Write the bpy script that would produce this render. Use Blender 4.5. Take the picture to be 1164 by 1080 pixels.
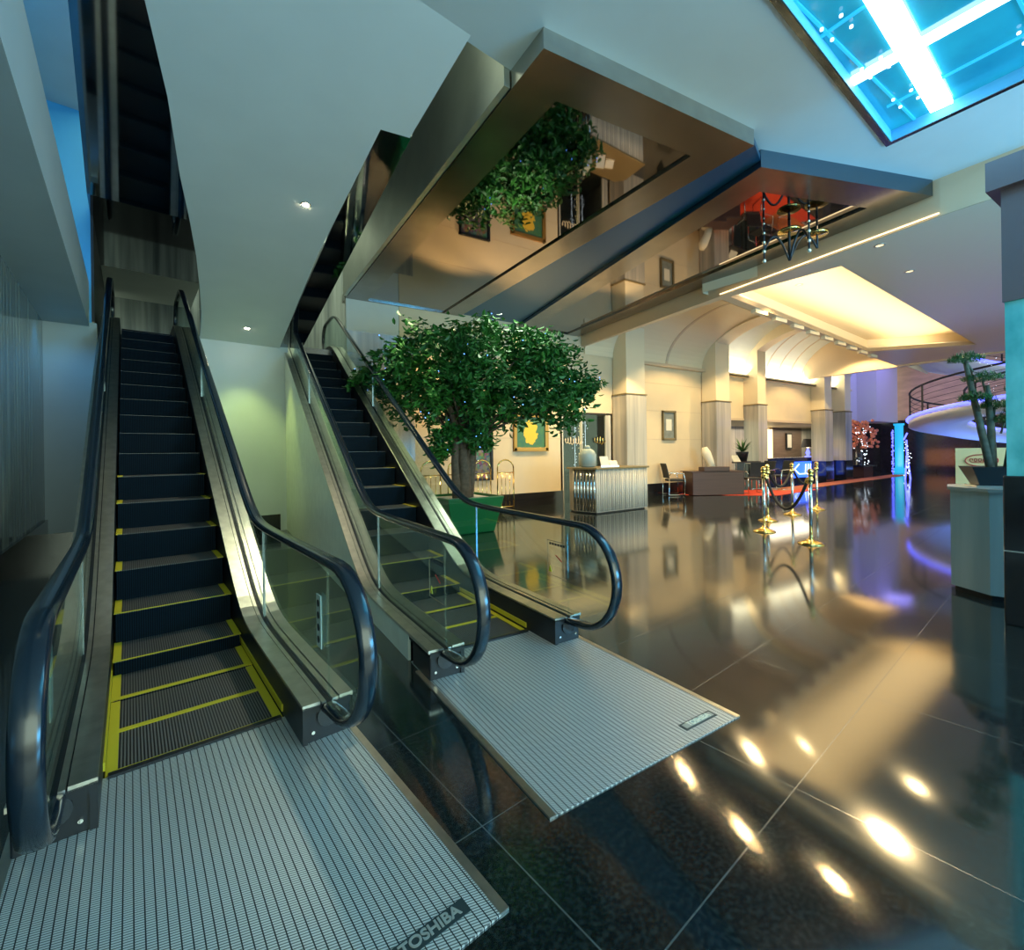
import bpy, bmesh, math, random
from mathutils import Vector, Matrix
random.seed(7)
R = math.radians
PI = math.pi
scn = bpy.context.scene
col = scn.collection
for o in list(bpy.data.objects): bpy.data.objects.remove(o)

# ------------------------------------------------------------------ camera
FPX = 525.0
cd = bpy.data.cameras.new('camera'); cam = bpy.data.objects.new('camera', cd); col.objects.link(cam)
cd.sensor_fit = 'HORIZONTAL'; cd.sensor_width = 36.0; cd.lens = 36.0 * FPX / 1164.0
cd.shift_x = 0.0; cd.shift_y = -(540 - 515.3) / 1164.0
cd.clip_start = 0.05; cd.clip_end = 200
cam.matrix_world = Matrix.Translation((0, 0, 1.35)) @ Matrix.Rotation(R(-32.3), 4, 'Z') @ Matrix.Rotation(R(90), 4, 'X') @ Matrix.Rotation(R(-0.76), 4, 'Z')
scn.camera = cam

# ------------------------------------------------------------------ world and view
w = bpy.data.worlds.new('world'); scn.world = w; w.use_nodes = True
w.node_tree.nodes['Background'].inputs[0].default_value = (0.74, 0.86, 0.60, 1)
w.node_tree.nodes['Background'].inputs[1].default_value = 2.4
scn.view_settings.view_transform = 'Standard'; scn.view_settings.look = 'None'
scn.view_settings.exposure = 0.0; scn.view_settings.gamma = 1.0; scn.view_settings.use_curve_mapping = False

# ------------------------------------------------------------------ lights of the place, and added fills
def area(name, loc, size, power, color, rot=(0, 0, 0), sy=None, spread=None):
    l = bpy.data.lights.new(name, 'AREA'); l.energy = power; l.color = color
    l.shape = 'RECTANGLE'; l.size = size; l.size_y = sy or size
    if spread: l.spread = R(spread)
    o = bpy.data.objects.new(name, l); o.location = loc; o.rotation_euler = [R(a) for a in rot]; col.objects.link(o)
    return o
def spot(name, loc, power, color, angle=70, rot=(0, 0, 0), blend=.6, rad=.04):
    l = bpy.data.lights.new(name, 'SPOT'); l.energy = power; l.color = color; l.spot_size = R(angle); l.spot_blend = blend; l.shadow_soft_size = rad
    o = bpy.data.objects.new(name, l); o.location = loc; o.rotation_euler = [R(a) for a in rot]; col.objects.link(o)
    return o
WARM = (1.0, .78, .42); CYAN = (.10, .62, 1.0); GREENISH = (.78, 1.0, .42)
area('skylight_glow', (4.6, .5, 4.69), 3.0, 120, CYAN, (0, 0, 4.6), 2.6)
area('added_front_fill', (1.5, -5.0, 2.6), 9.0, 360, (.72, .95, .78), (100, 0, 0), 3.4)  # unseen fill added behind the camera to brighten the room
area('hall_recess_uplight', (13.1, 4.75, 4.36), 9.0, 130, WARM, (180, 0, 3), 1.3)
area('added_blue_fill', (7.0, -4.2, 1.3), 4.0, 700, (.06, .50, 1.0), (138, 0, 22), 2.0)  # unseen blue fill added to tint the flat ceiling
spot('added_ceiling_fill', (5.85, .25, 1.9), 60, (.10, .60, 1.0), 170, (172, 0, 0), 1, .08)  # added cyan spot, hidden behind the pillar, fills the ceiling
spot('added_corner_fill', (-1.75, 8.2, 3.25), 14, (.03, .40, 1.0), 120, (20, 0, 0), .8, .03)  # added blue spot, tints the far left corner
area('vault_cove_narrow', (15.3, 9.5, 4.14), 1.6, 24, (1, .85, .55), (150, 0, 0), .25)
area('vault_cove_wide', (18.8, 9.5, 4.14), 4.2, 62, (1, .85, .55), (150, 0, 0), .25)
area('vault_cove_far', (22.2, 9.5, 4.14), 1.2, 20, (1, .85, .55), (150, 0, 0), .25)
for x_, y_, z_, p_ in ((7.1, 5.45, 4.58, 170), (6.75, 4.15, 4.58, 130), (7.0, 3.0, 4.58, 130), (8.0, 2.75, 4.22, 130), (9.6, 2.9, 4.22, 130), (8.6, 4.35, 4.64, 130), (9.9, 4.75, 4.64, 130), (8.8, 5.2, 4.64, 130),
                        (4.6, 8.2, 4.5, 170), (6.7, 8.3, 4.5, 200), (9.0, 7.9, 4.2, 190), (12.0, 7.4, 5.2, 260), (15.5, 7.4, 5.2, 260), (19.0, 7.4, 5.2, 260)):
    spot('downlight_beam', (x_, y_, z_), p_ * 1.9, (1, .73, .34), 125, blend=.25, rad=.055)
area('reception_glow', (23.5, 11.5, 2.4), 8, 230, (1, .85, .6), (0, 0, 0), 2)
area('stair_hall_violet', (28.5, 7.5, 7.3), 6.5, 460, (.32, .28, 1.0), (0, 12, 15), 6.5)
area('stair_hall_blue', (26, 6.0, .35), 4, 150, (.15, .30, 1.0), (180, 0, 0), 4)
area('stair_hall_orange', (31.5, 9.0, .8), 2.5, 26, (1.0, .35, .10), (115, 0, -70), 1)
area('upper_landing_blue', (-1.75, 6.2, 5.1), .8, 13, (.02, .42, 1.0), (90, 0, 7.3), 2.2)

# ------------------------------------------------------------------ materials
def new_mat(name):
    m = bpy.data.materials.new(name); m.use_nodes = True
    return m, m.node_tree, m.node_tree.nodes['Principled BSDF']
def mat(name, c, rough=.5, metal=0., spec=.5, emit=None, es=0., trans=0., ior=1.5, noise=0., nscale=8., stretch=(1, 1, 1), bump=0., c2=None, aniso=0.):
    m, nt, b = new_mat(name)
    b.inputs['Base Color'].default_value = (*c, 1); b.inputs['Roughness'].default_value = rough
    b.inputs['Metallic'].default_value = metal; b.inputs['IOR'].default_value = ior
    b.inputs['Specular IOR Level'].default_value = spec; b.inputs['Transmission Weight'].default_value = trans
    b.inputs['Anisotropic'].default_value = aniso
    if emit: b.inputs['Emission Color'].default_value = (*emit, 1); b.inputs['Emission Strength'].default_value = es
    if noise or bump or c2:
        tc = nt.nodes.new('ShaderNodeTexCoord'); mp = nt.nodes.new('ShaderNodeMapping'); mp.inputs['Scale'].default_value = stretch
        nz = nt.nodes.new('ShaderNodeTexNoise'); nz.inputs['Scale'].default_value = nscale; nz.inputs['Detail'].default_value = 5
        nt.links.new(tc.outputs['Object'], mp.inputs[0]); nt.links.new(mp.outputs[0], nz.inputs['Vector'])
        if noise or c2:
            r = nt.nodes.new('ShaderNodeValToRGB'); r.color_ramp.elements[0].position = .3; r.color_ramp.elements[1].position = .7
            k = c2 or tuple(min(1, x * (1 + noise)) for x in c)
            a = c if c2 else tuple(x * (1 - noise) for x in c)
            r.color_ramp.elements[0].color = (*a, 1); r.color_ramp.elements[1].color = (*k, 1)
            nt.links.new(nz.outputs['Fac'], r.inputs[0]); nt.links.new(r.outputs[0], b.inputs['Base Color'])
        if bump:
            bp = nt.nodes.new('ShaderNodeBump'); bp.inputs['Strength'].default_value = bump; bp.inputs['Distance'].default_value = .01
            nt.links.new(nz.outputs['Fac'], bp.inputs['Height']); nt.links.new(bp.outputs[0], b.inputs['Normal'])
    return m
def math_node(nt, op, a, b=None, c=None):
    n = nt.nodes.new('ShaderNodeMath'); n.operation = op
    for i, v in enumerate((a, b, c)):
        if v is None: continue
        if isinstance(v, (int, float)): n.inputs[i].default_value = v
        else: nt.links.new(v, n.inputs[i])
    return n.outputs[0]
def line_mask(nt, coord, pitch, off, width):      # 1 on a line every `pitch`
    s = math_node(nt, 'ADD', coord, -off); s = math_node(nt, 'DIVIDE', s, pitch); s = math_node(nt, 'FRACT', s)
    s = math_node(nt, 'SUBTRACT', s, .5); s = math_node(nt, 'ABSOLUTE', s)
    return math_node(nt, 'GREATER_THAN', s, .5 - width / pitch / 2)
def xyz(nt):
    tc = nt.nodes.new('ShaderNodeTexCoord'); sp = nt.nodes.new('ShaderNodeSeparateXYZ'); nt.links.new(tc.outputs['Object'], sp.inputs[0]); return sp.outputs, tc
def mixc(nt, fac, a, b):
    n = nt.nodes.new('ShaderNodeMix'); n.data_type = 'RGBA'
    nt.links.new(fac, n.inputs[0]) if not isinstance(fac, float) else None
    for i, v in ((6, a), (7, b)):
        if isinstance(v, tuple): n.inputs[i].default_value = (*v, 1)
        else: nt.links.new(v, n.inputs[i])
    return n.outputs[2]

def floor_mat():
    m, nt, b = new_mat('polished_black_granite')
    (x, y, z), tc = xyz(nt)
    lx = line_mask(nt, x, 1.06, .97, .005); ly = line_mask(nt, y, .66, .71, .005)
    l = math_node(nt, 'MAXIMUM', lx, ly)
    nz = nt.nodes.new('ShaderNodeTexNoise'); nz.inputs['Scale'].default_value = 60; nt.links.new(tc.outputs['Object'], nz.inputs['Vector'])
    r = nt.nodes.new('ShaderNodeValToRGB'); r.color_ramp.elements[0].position = .45; r.color_ramp.elements[0].color = (.006, .009, .010, 1)
    r.color_ramp.elements[1].position = .8; r.color_ramp.elements[1].color = (.03, .04, .04, 1); nt.links.new(nz.outputs['Fac'], r.inputs[0])
    nt.links.new(mixc(nt, l, r.outputs[0], (.06, .07, .07)), b.inputs['Base Color'])
    nz2 = nt.nodes.new('ShaderNodeTexNoise'); nz2.inputs['Scale'].default_value = 1.3; nt.links.new(tc.outputs['Object'], nz2.inputs['Vector'])
    rr = math_node(nt, 'MULTIPLY_ADD', nz2.outputs['Fac'], .06, .055); rr = math_node(nt, 'MULTIPLY_ADD', l, .10, rr)
    nt.links.new(rr, b.inputs['Roughness'])
    b.inputs['IOR'].default_value = 1.9; b.inputs['Specular IOR Level'].default_value = .75
    b.inputs['Anisotropic'].default_value = .75
    tg = nt.nodes.new('ShaderNodeCombineXYZ'); tg.inputs[0].default_value = -math.sin(R(7.3)); tg.inputs[1].default_value = math.cos(R(7.3)); nt.links.new(tg.outputs[0], b.inputs['Tangent'])
    bp = nt.nodes.new('ShaderNodeBump'); bp.inputs['Strength'].default_value = .04; bp.inputs['Distance'].default_value = .004
    nz3 = nt.nodes.new('ShaderNodeTexNoise'); nz3.inputs['Scale'].default_value = 3.0; nt.links.new(tc.outputs['Object'], nz3.inputs['Vector'])
    nt.links.new(nz3.outputs['Fac'], bp.inputs['Height']); nt.links.new(bp.outputs[0], b.inputs['Normal'])
    return m
def striped_marble(name, c1, c2, scale=9, rough=.25, axis=(1, 1, .04), spec=.5):
    return mat(name, c1, rough, spec=spec, nscale=scale, stretch=axis, c2=c2)
def tread_mat():
    m, nt, b = new_mat('grooved_step_aluminium')
    (x, y, z), tc = xyz(nt)
    g = line_mask(nt, x, .0125, 0, .006)
    nt.links.new(mixc(nt, g, (.17, .165, .16), (.010, .010, .012)), b.inputs['Base Color'])
    b.inputs['Roughness'].default_value = .45; b.inputs['Metallic'].default_value = .3
    return m
def riser_mat():
    m, nt, b = new_mat('grooved_dark_riser')
    (x, y, z), tc = xyz(nt)
    g = line_mask(nt, x, .0125, 0, .005)
    nt.links.new(mixc(nt, g, (.004, .013, .022), (.002, .002, .004)), b.inputs['Base Color'])
    b.inputs['Roughness'].default_value = .7; b.inputs['Specular IOR Level'].default_value = .06
    return m
def plate_mat():
    m, nt, b = new_mat('ribbed_landing_aluminium')
    (x, y, z), tc = xyz(nt)
    gx = line_mask(nt, x, .0255, 0, .0035)
    s = math_node(nt, 'MULTIPLY_ADD', x, .35, y)
    gy = line_mask(nt, s, .0090, 0, .0034)
    c = mixc(nt, gy, (.80, .84, .84), (.17, .20, .21)); c = mixc(nt, gx, c, (.03, .04, .045))
    nt.links.new(c, b.inputs['Base Color'])
    b.inputs['Roughness'].default_value = .36; b.inputs['Metallic'].default_value = .55
    h = math_node(nt, 'MAXIMUM', gx, gy); bp = nt.nodes.new('ShaderNodeBump'); bp.inputs['Strength'].default_value = .5; bp.inputs['Distance'].default_value = -.002
    nt.links.new(h, bp.inputs['Height']); nt.links.new(bp.outputs[0], b.inputs['Normal'])
    return m
def emis(name, c, s): return mat(name, tuple(x * .5 for x in c), .5, emit=c, es=s)
def sky_glass_mat():
    m, nt, b = new_mat('cyan_backlit_glass')
    tc = nt.nodes.new('ShaderNodeTexCoord'); nz = nt.nodes.new('ShaderNodeTexNoise'); nz.inputs['Scale'].default_value = 1.6; nz.inputs['Detail'].default_value = 6
    nt.links.new(tc.outputs['Object'], nz.inputs['Vector'])
    r = nt.nodes.new('ShaderNodeValToRGB'); r.color_ramp.elements[0].position = .3; r.color_ramp.elements[0].color = (.0, .22, .42, 1)
    r.color_ramp.elements[1].position = .75; r.color_ramp.elements[1].color = (.02, .62, .85, 1); nt.links.new(nz.outputs['Fac'], r.inputs[0])
    nt.links.new(r.outputs[0], b.inputs['Emission Color']); b.inputs['Emission Strength'].default_value = .45
    b.inputs['Base Color'].default_value = (.02, .2, .3, 1); b.inputs['Roughness'].default_value = .1
    return m
M = dict(
    floor=floor_mat(), tread=tread_mat(), riser=riser_mat(), plate=plate_mat(),
    white=mat('painted_white_plaster', (.62, .66, .64), .55, noise=.03, nscale=2),
    pale=mat('pale_grey_plaster', (.52, .57, .56), .5, noise=.03, nscale=2),
    beige=mat('beige_panel', (.74, .60, .40), .5, noise=.03, nscale=2),
    cream=mat('cream_plaster', (.80, .68, .48), .5),
    soffit=mat('taupe_soffit_paint', (.62, .48, .33), .35),
    steel=mat('brushed_steel', (.52, .50, .46), .26, 1., noise=.10, nscale=6, stretch=(1, 1, 1)),
    darksteel=mat('brushed_bronze_steel', (.27, .24, .22), .22, 1., noise=.12, nscale=3),
    fascia=mat('brushed_grey_fascia', (.55, .56, .50), .36, .85, noise=.1, nscale=2),
    bluefascia=mat('satin_dark_fascia', (.16, .20, .24), .2, 1.),
    deepblue=mat('deep_blue_satin_panel', (.01, .09, .20), .3, .4),
    mirror=mat('smoked_mirror', (.24, .21, .21), .03, 1.),
    bmirror=mat('blue_black_mirror', (.34, .36, .40), .05, 1.),
    deck=mat('satin_steel_decking', (.62, .60, .54), .32, 1., noise=.12, nscale=14),
    rubber=mat('glossy_handrail_rubber', (.006, .014, .024), .18, spec=.6),
    black=mat('black_enamel', (.006, .009, .014), .42),
    blackstone=mat('black_stone_skirting', (.012, .012, .014), .12, spec=.7, noise=.2),
    yellow=mat('yellow_safety_paint', (.62, .50, .02), .5),
    gold=mat('polished_brass', (.85, .62, .22), .14, 1.),
    chrome=mat('chrome', (.75, .75, .75), .1, 1.),
    rope=mat('black_velvet_rope', (.01, .01, .012), .8),
    leaf=mat('ficus_leaf', (.012, .085, .018), .5, c2=(.04, .20, .02), nscale=1.5),
    bark=mat('ficus_bark', (.10, .07, .045), .8, noise=.3, nscale=20),
    greenpot=mat('green_glazed_planter', (.005, .13, .035), .3),
    soil=mat('white_pebbles', (.6, .6, .56), .8, noise=.4, nscale=60),
    marble=striped_marble('grey_veined_marble', (.30, .29, .27), (.58, .52, .44), 7, .2),
    leftmarble=striped_marble('dark_veined_marble', (.10, .12, .12), (.42, .46, .42), 9, .13, (1, 1, .05)),
    curtain=striped_marble('dark_curtain_wall', (.05, .07, .08), (.28, .32, .32), 8, .3),
    cladsteel=striped_marble('fluted_steel', (.40, .38, .34), (.78, .72, .60), 14, .22, (1, 1, .02)),
    wood=mat('dark_veneer', (.045, .022, .025), .35, c2=(.07, .035, .035), nscale=5, stretch=(.2, .2, 14)),
    darkwood=mat('brown_wall_panelling', (.16, .10, .07), .4, c2=(.22, .15, .10), nscale=4, stretch=(.3, .3, 10)),
    chair=mat('black_chair_fabric', (.015, .018, .022), .6),
    orange=mat('orange_runner_carpet', (.55, .16, .05), .85, noise=.15, nscale=40),
    red=mat('red_rug', (.70, .06, .02), .8, noise=.2, nscale=30),
    navy=mat('navy_counter_panel', (.010, .015, .06), .2, noise=.3, nscale=5),
    frame=mat('gilt_frame', (.50, .28, .08), .3, .7),
    darkframe=mat('antique_brass_frame', (.26, .20, .10), .35, .5),
    paper=mat('ivory_paper', (.8, .75, .62), .6),
    print_=mat('grey_print', (.22, .24, .22), .5, noise=.2),
    glassdark=mat('dark_display_glass', (.015, .02, .025), .06, spec=.8),
    tealstone=mat('teal_grey_marble', (.28, .36, .35), .18, c2=(.40, .47, .44), nscale=7, stretch=(1, 1, .08)),
    cyangloss=mat('turquoise_panel_painted_sheen', (.02, .30, .36), .14, spec=.9, bump=.5, nscale=2.6, c2=(.25, .85, .95), stretch=(1, 1, .6)),  # bright swirls put the skylight's cyan reflection into the colour
    bonsai=mat('bonsai_needles', (.03, .10, .03), .6, c2=(.08, .20, .05), nscale=12),
    trunk=mat('bonsai_bark', (.16, .14, .10), .8, noise=.3, nscale=15),
    cardsign=mat('beige_card', (.85, .58, .28), .6),
    redink=mat('red_ink', (.5, .04, .03), .6),
    label=mat('silver_label', (.35, .38, .36), .3, .3),
    dark=mat('matte_dark', (.02, .02, .022), .6),
    ivory=mat('stair_soffit_white', (.70, .72, .78), .4),
    purple=mat('pale_lilac_wall', (.62, .58, .72), .5),
    orangewall=mat('terracotta_wall', (.60, .36, .27), .4, noise=.15, nscale=1.5, stretch=(1, 1, 3)),
    darkstone=mat('dark_plum_stone', (.014, .012, .028), .2, noise=.3),
    flower=mat('coral_blossom', (.75, .22, .10), .6, noise=.3, nscale=9),
    white_em=emis('white_tube', (.75, .97, 1.0), 9), warm_em=emis('warm_lamp', (1, .72, .32), 45), star_em=emis('bright_lamp', (1, .85, .55), 120),
    cove_em=emis('warm_cove_and_highlight', (1, .80, .42), 3), blue_em=emis('blue_led', (.10, .12, 1.0), 4), bluesoft=emis('blue_glow_panel', (.03, .12, 1.0), 2.6),
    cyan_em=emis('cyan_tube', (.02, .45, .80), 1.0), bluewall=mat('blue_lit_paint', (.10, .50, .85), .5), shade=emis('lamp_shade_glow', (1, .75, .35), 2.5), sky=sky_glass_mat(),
    fairy=emis('blue_fairy_light', (.10, .30, 1.0), 7), white_bits=emis('white_sparkle', (.8, .9, 1.0), 2.2),
)
def glass_mat():
    m, nt, b = new_mat('clear_balustrade_glass'); nt.nodes.remove(b)
    g = nt.nodes.new('ShaderNodeBsdfGlossy'); g.inputs['Roughness'].default_value = .02; g.inputs['Color'].default_value = (.9, 1, .97, 1)
    t = nt.nodes.new('ShaderNodeBsdfTransparent'); t.inputs['Color'].default_value = (.90, .96, .94, 1)
    f = nt.nodes.new('ShaderNodeLayerWeight'); p = math_node(nt, 'POWER', f.outputs['Facing'], 4.0); p = math_node(nt, 'MULTIPLY_ADD', p, .55, .035)
    mx = nt.nodes.new('ShaderNodeMixShader'); nt.links.new(p, mx.inputs[0]); nt.links.new(t.outputs[0], mx.inputs[1]); nt.links.new(g.outputs[0], mx.inputs[2])
    nt.links.new(mx.outputs[0], nt.nodes['Material Output'].inputs[0]); return m
M['glass'] = glass_mat()
def painting_mat():
    m, nt, b = new_mat('yellow_flower_painting')
    (x, y, z), tc = xyz(nt)
    nz = nt.nodes.new('ShaderNodeTexNoise'); nz.inputs['Scale'].default_value = 9; nt.links.new(tc.outputs['Object'], nz.inputs['Vector'])
    dx = math_node(nt, 'MULTIPLY', x, 3.2); dz = math_node(nt, 'MULTIPLY', z, 2.3)
    d = math_node(nt, 'ADD', math_node(nt, 'MULTIPLY', dx, dx), math_node(nt, 'MULTIPLY', dz, dz)); d = math_node(nt, 'ADD', d, nz.outputs['Fac'])
    mk = math_node(nt, 'LESS_THAN', d, .95)
    r = nt.nodes.new('ShaderNodeValToRGB'); r.color_ramp.elements[0].color = (.01, .12, .14, 1); r.color_ramp.elements[1].color = (.10, .25, .06, 1); nt.links.new(nz.outputs['Fac'], r.inputs[0])
    nt.links.new(mixc(nt, mk, r.outputs[0], (.85, .55, .05)), b.inputs['Base Color']); b.inputs['Roughness'].default_value = .4
    return m
def poster_mat():
    m, nt, b = new_mat('street_scene_poster')
    tc = nt.nodes.new('ShaderNodeTexCoord'); v = nt.nodes.new('ShaderNodeTexVoronoi'); v.inputs['Scale'].default_value = 15; nt.links.new(tc.outputs['Object'], v.inputs['Vector'])
    h = nt.nodes.new('ShaderNodeHueSaturation'); h.inputs['Saturation'].default_value = .8; h.inputs['Value'].default_value = .22
    nt.links.new(v.outputs['Color'], h.inputs['Color']); nt.links.new(h.outputs[0], b.inputs['Base Color']); b.inputs['Roughness'].default_value = .3
    return m
M['bronze'] = mat('dull_bronze_panel', (.20, .16, .18), .3, .5); M['painting'] = painting_mat(); M['poster'] = poster_mat()

# ------------------------------------------------------------------ mesh building
class MB:
    def __init__(s): s.v = []; s.f = []
    def add(s, vs, fs):
        n = len(s.v); s.v += [tuple(v) for v in vs]; s.f += [tuple(i + n for i in f) for f in fs]; return s
    def box(s, x0, x1, y0, y1, z0, z1, rz=0, c=None):
        vs = [(x, y, z) for x in (x0, x1) for y in (y0, y1) for z in (z0, z1)]
        if rz:
            cx, cy = c or ((x0 + x1) / 2, (y0 + y1) / 2); k, q = math.cos(rz), math.sin(rz)
            vs = [(cx + (x - cx) * k - (y - cy) * q, cy + (x - cx) * q + (y - cy) * k, z) for x, y, z in vs]
        return s.add(vs, [(0, 1, 3, 2), (4, 6, 7, 5), (0, 4, 5, 1), (2, 3, 7, 6), (0, 2, 6, 4), (1, 5, 7, 3)])
    def prism(s, poly, z0, z1, z0f=None, z1f=None):           # poly in xy; z may vary by function
        n = len(poly); b = [(x, y, z0f(x, y) if z0f else z0) for x, y in poly]; t = [(x, y, z1f(x, y) if z1f else z1) for x, y in poly]
        return s.add(b + t, [tuple(range(n - 1, -1, -1)), tuple(range(n, 2 * n))] + [(i, (i + 1) % n, n + (i + 1) % n, n + i) for i in range(n)])
    def yz(s, poly, x0, x1):                                  # poly in yz extruded along x
        n = len(poly); a = [(x0, y, z) for y, z in poly]; b = [(x1, y, z) for y, z in poly]
        return s.add(a + b, [tuple(range(n - 1, -1, -1)), tuple(range(n, 2 * n))] + [(i, (i + 1) % n, n + (i + 1) % n, n + i) for i in range(n)])
    def strip(s, top, bot, x0, x1):                           # band in yz between two polylines, with x thickness
        n = len(top); vs = []
        for (ty, tz), (by, bz) in zip(top, bot): vs += [(x0, by, bz), (x1, by, bz), (x1, ty, tz), (x0, ty, tz)]
        fs = [(3, 2, 1, 0), (4 * n - 4, 4 * n - 3, 4 * n - 2, 4 * n - 1)]
        for i in range(n - 1):
            a, b = 4 * i, 4 * i + 4
            for j in range(4): k = (j + 1) % 4; fs.append((a + j, a + k, b + k, b + j))
        return s.add(vs, fs)
    def tube(s, pts, r, seg=8, caps=True):
        pts = [Vector(p) for p in pts]; rs = r if isinstance(r, (list, tuple)) else [r] * len(pts)
        vs = []; up = Vector((0, 0, 1)); n = len(pts); pu = None
        for i, p in enumerate(pts):
            t = (pts[min(i + 1, n - 1)] - pts[max(i - 1, 0)]).normalized()
            if pu is None:
                pu = up if abs(t.z) < .9 else Vector((1, 0, 0))
            u = (pu - t * pu.dot(t)).normalized(); pu = u; q = t.cross(u)
            vs += [p + (u * math.cos(2 * PI * k / seg) + q * math.sin(2 * PI * k / seg)) * rs[i] for k in range(seg)]
        fs = [(i * seg + k, i * seg + (k + 1) % seg, (i + 1) * seg + (k + 1) % seg, (i + 1) * seg + k) for i in range(n - 1) for k in range(seg)]
        if caps: fs += [tuple(range(seg - 1, -1, -1)), tuple((n - 1) * seg + k for k in range(seg))]
        return s.add(vs, fs)
    def lathe(s, prof, seg=24, c=(0, 0, 0), caps=True):
        vs = [(c[0] + r * math.cos(2 * PI * k / seg), c[1] + r * math.sin(2 * PI * k / seg), c[2] + z) for r, z in prof for k in range(seg)]
        n = len(prof)
        fs = [(i * seg + k, i * seg + (k + 1) % seg, (i + 1) * seg + (k + 1) % seg, (i + 1) * seg + k) for i in range(n - 1) for k in range(seg)]
        if caps: fs += [tuple(range(seg - 1, -1, -1)), tuple((n - 1) * seg + k for k in range(seg))]
        return s.add(vs, fs)
    def ball(s, c, r, seg=10, sq=(1, 1, 1)):
        n = len(s.v); k = seg // 2
        vs = [(c[0] + r * sq[0] * math.sin(PI * i / k) * math.cos(2 * PI * j / seg), c[1] + r * sq[1] * math.sin(PI * i / k) * math.sin(2 * PI * j / seg), c[2] + r * sq[2] * math.cos(PI * i / k)) for i in range(k + 1) for j in range(seg)]
        return s.add(vs, [(i * seg + j, (i + 1) * seg + j, (i + 1) * seg + (j + 1) % seg, i * seg + (j + 1) % seg) for i in range(k) for j in range(seg)])
    def build(s, name, m, parent=None, smooth=False, bevel=0, origin=None):
        if origin: s.v = [(x - origin[0], y - origin[1], z - origin[2]) for x, y, z in s.v]
        me = bpy.data.meshes.new(name); me.from_pydata(s.v, [], s.f); me.update()
        bm = bmesh.new(); bm.from_mesh(me)
        if len(s.v) < 60000: bmesh.ops.remove_doubles(bm, verts=bm.verts, dist=1e-5)
        bmesh.ops.recalc_face_normals(bm, faces=bm.faces); bm.to_mesh(me); bm.free()
        o = bpy.data.objects.new(name, me); col.objects.link(o); o.data.materials.append(M[m] if isinstance(m, str) else m)
        if origin: o.location = origin
        if parent: o.parent = parent
        if smooth:
            for p in me.polygons: p.use_smooth = True
        if bevel:
            b = o.modifiers.new('bevel', 'BEVEL'); b.width = bevel; b.segments = 2; b.limit_method = 'ANGLE'
        return o
def tag(o, label=None, cat=None, group=None, kind=None):
    if label: o['label'] = label
    if cat: o['category'] = cat
    if group: o['group'] = group
    if kind: o['kind'] = kind
    return o
def empty(name, loc, rz=0):
    o = bpy.data.objects.new(name, None); o.location = loc; o.rotation_euler = (0, 0, rz); o.empty_display_size = .1; col.objects.link(o); return o
def struct(o, label, cat='room', turned=False):
    tag(o, label, cat, kind='structure')
    if turned: o.rotation_euler = (0, 0, T)
    return o
def copy_tree(o, parent=None):
    c = o.copy(); col.objects.link(c); c.parent = parent
    for ch in [k for k in bpy.data.objects if k.parent is o]: copy_tree(ch, c)
    return c
def text_mesh(name, body, size, m, parent, loc, rot=(0, 0, 0), depth=.002, bold=0.0):
    cu = bpy.data.curves.new(name, 'FONT'); cu.body = body; cu.size = size; cu.extrude = depth; cu.align_x = 'CENTER'; cu.align_y = 'CENTER'; cu.offset = bold
    t = bpy.data.objects.new(name + '_tmp', cu); col.objects.link(t); bpy.context.view_layer.update()
    me = bpy.data.meshes.new_from_object(t.evaluated_get(bpy.context.evaluated_depsgraph_get())); bpy.data.objects.remove(t); bpy.data.curves.remove(cu)
    o = bpy.data.objects.new(name, me); me.materials.clear(); me.materials.append(M[m]); col.objects.link(o)
    o.parent = parent; o.location = loc; o.rotation_euler = rot
    return o
T = R(7.3)                                                    # the left escalator and the floor tiles stand 7.3 degrees off the hall
def t1(x, y): return (x * math.cos(T) - y * math.sin(T), x * math.sin(T) + y * math.cos(T))

# ------------------------------------------------------------------ floor and ceilings
struct(MB().box(-8, 45, -9, 26, -.2, 0).build('floor', 'floor'), 'polished black granite tile floor with thin pale joints', 'floor', True)
CZ = 4.72
def ceil_piece(poly): return poly
b = MB()
for poly in ([(-4, -5), (3.0, -5), (3.0, 9.9), (2.2, 9.9), (2.2, 3.42), (-4, 2.62)], [(3.0, -5), (6.25, -5), (6.25, -1.2), (3.0, -1.2)],
             [(3.0, 1.77), (6.25, 2.04), (6.25, 9.9), (3.0, 9.9)], [(6.25, -5), (7.75, -5), (8.5, 9.9), (6.25, 9.9)]):
    b.prism(poly, CZ, CZ + .12)
struct(b.build('ceiling', 'white'), 'pale blue-lit flat plaster ceiling around the glowing skylight', 'ceiling')
def sz(x, y): return 3.33 + .226 * (9.2 - y)                  # sloping soffit between the escalators (turned frame)
edge = [(.92, 9.25), (.86, 8.4), (.76, 7.6), (.66, 6.9), (.54, 6.24), (.41, 5.6), (.27, 4.74), (.11, 4.03), (-.12, 3.05)]
right = [(2.15, 3.05), (2.16, 4.13), (1.88, 4.18), (1.93, 6.3), (2.13, 9.25)]
b = MB(); b.prism(edge + right, 0, 0, z0f=sz, z1f=lambda x, y: sz(x, y) + .12)
struct(b.build('ceiling', 'white'), 'sloping pale green-lit soffit between the two escalators', 'ceiling', True)
b = MB()
n = len(edge)
b.add([(x, y, sz(x, y) + .12) for x, y in edge] + [(x - .02, y, 6.2) for x, y in edge] + [(x + .03, y, sz(x, y) + .12) for x, y in edge] + [(x + .01, y, 6.2) for x, y in edge],
      [(i, i + 1, n + i + 1, n + i) for i in range(n - 1)] + [(2 * n + i, 3 * n + i, 3 * n + i + 1, 2 * n + i + 1) for i in range(n - 1)] + [(0, n, 3 * n, 2 * n), (n - 1, 3 * n - 1, 4 * n - 1, 2 * n - 1)])
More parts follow.
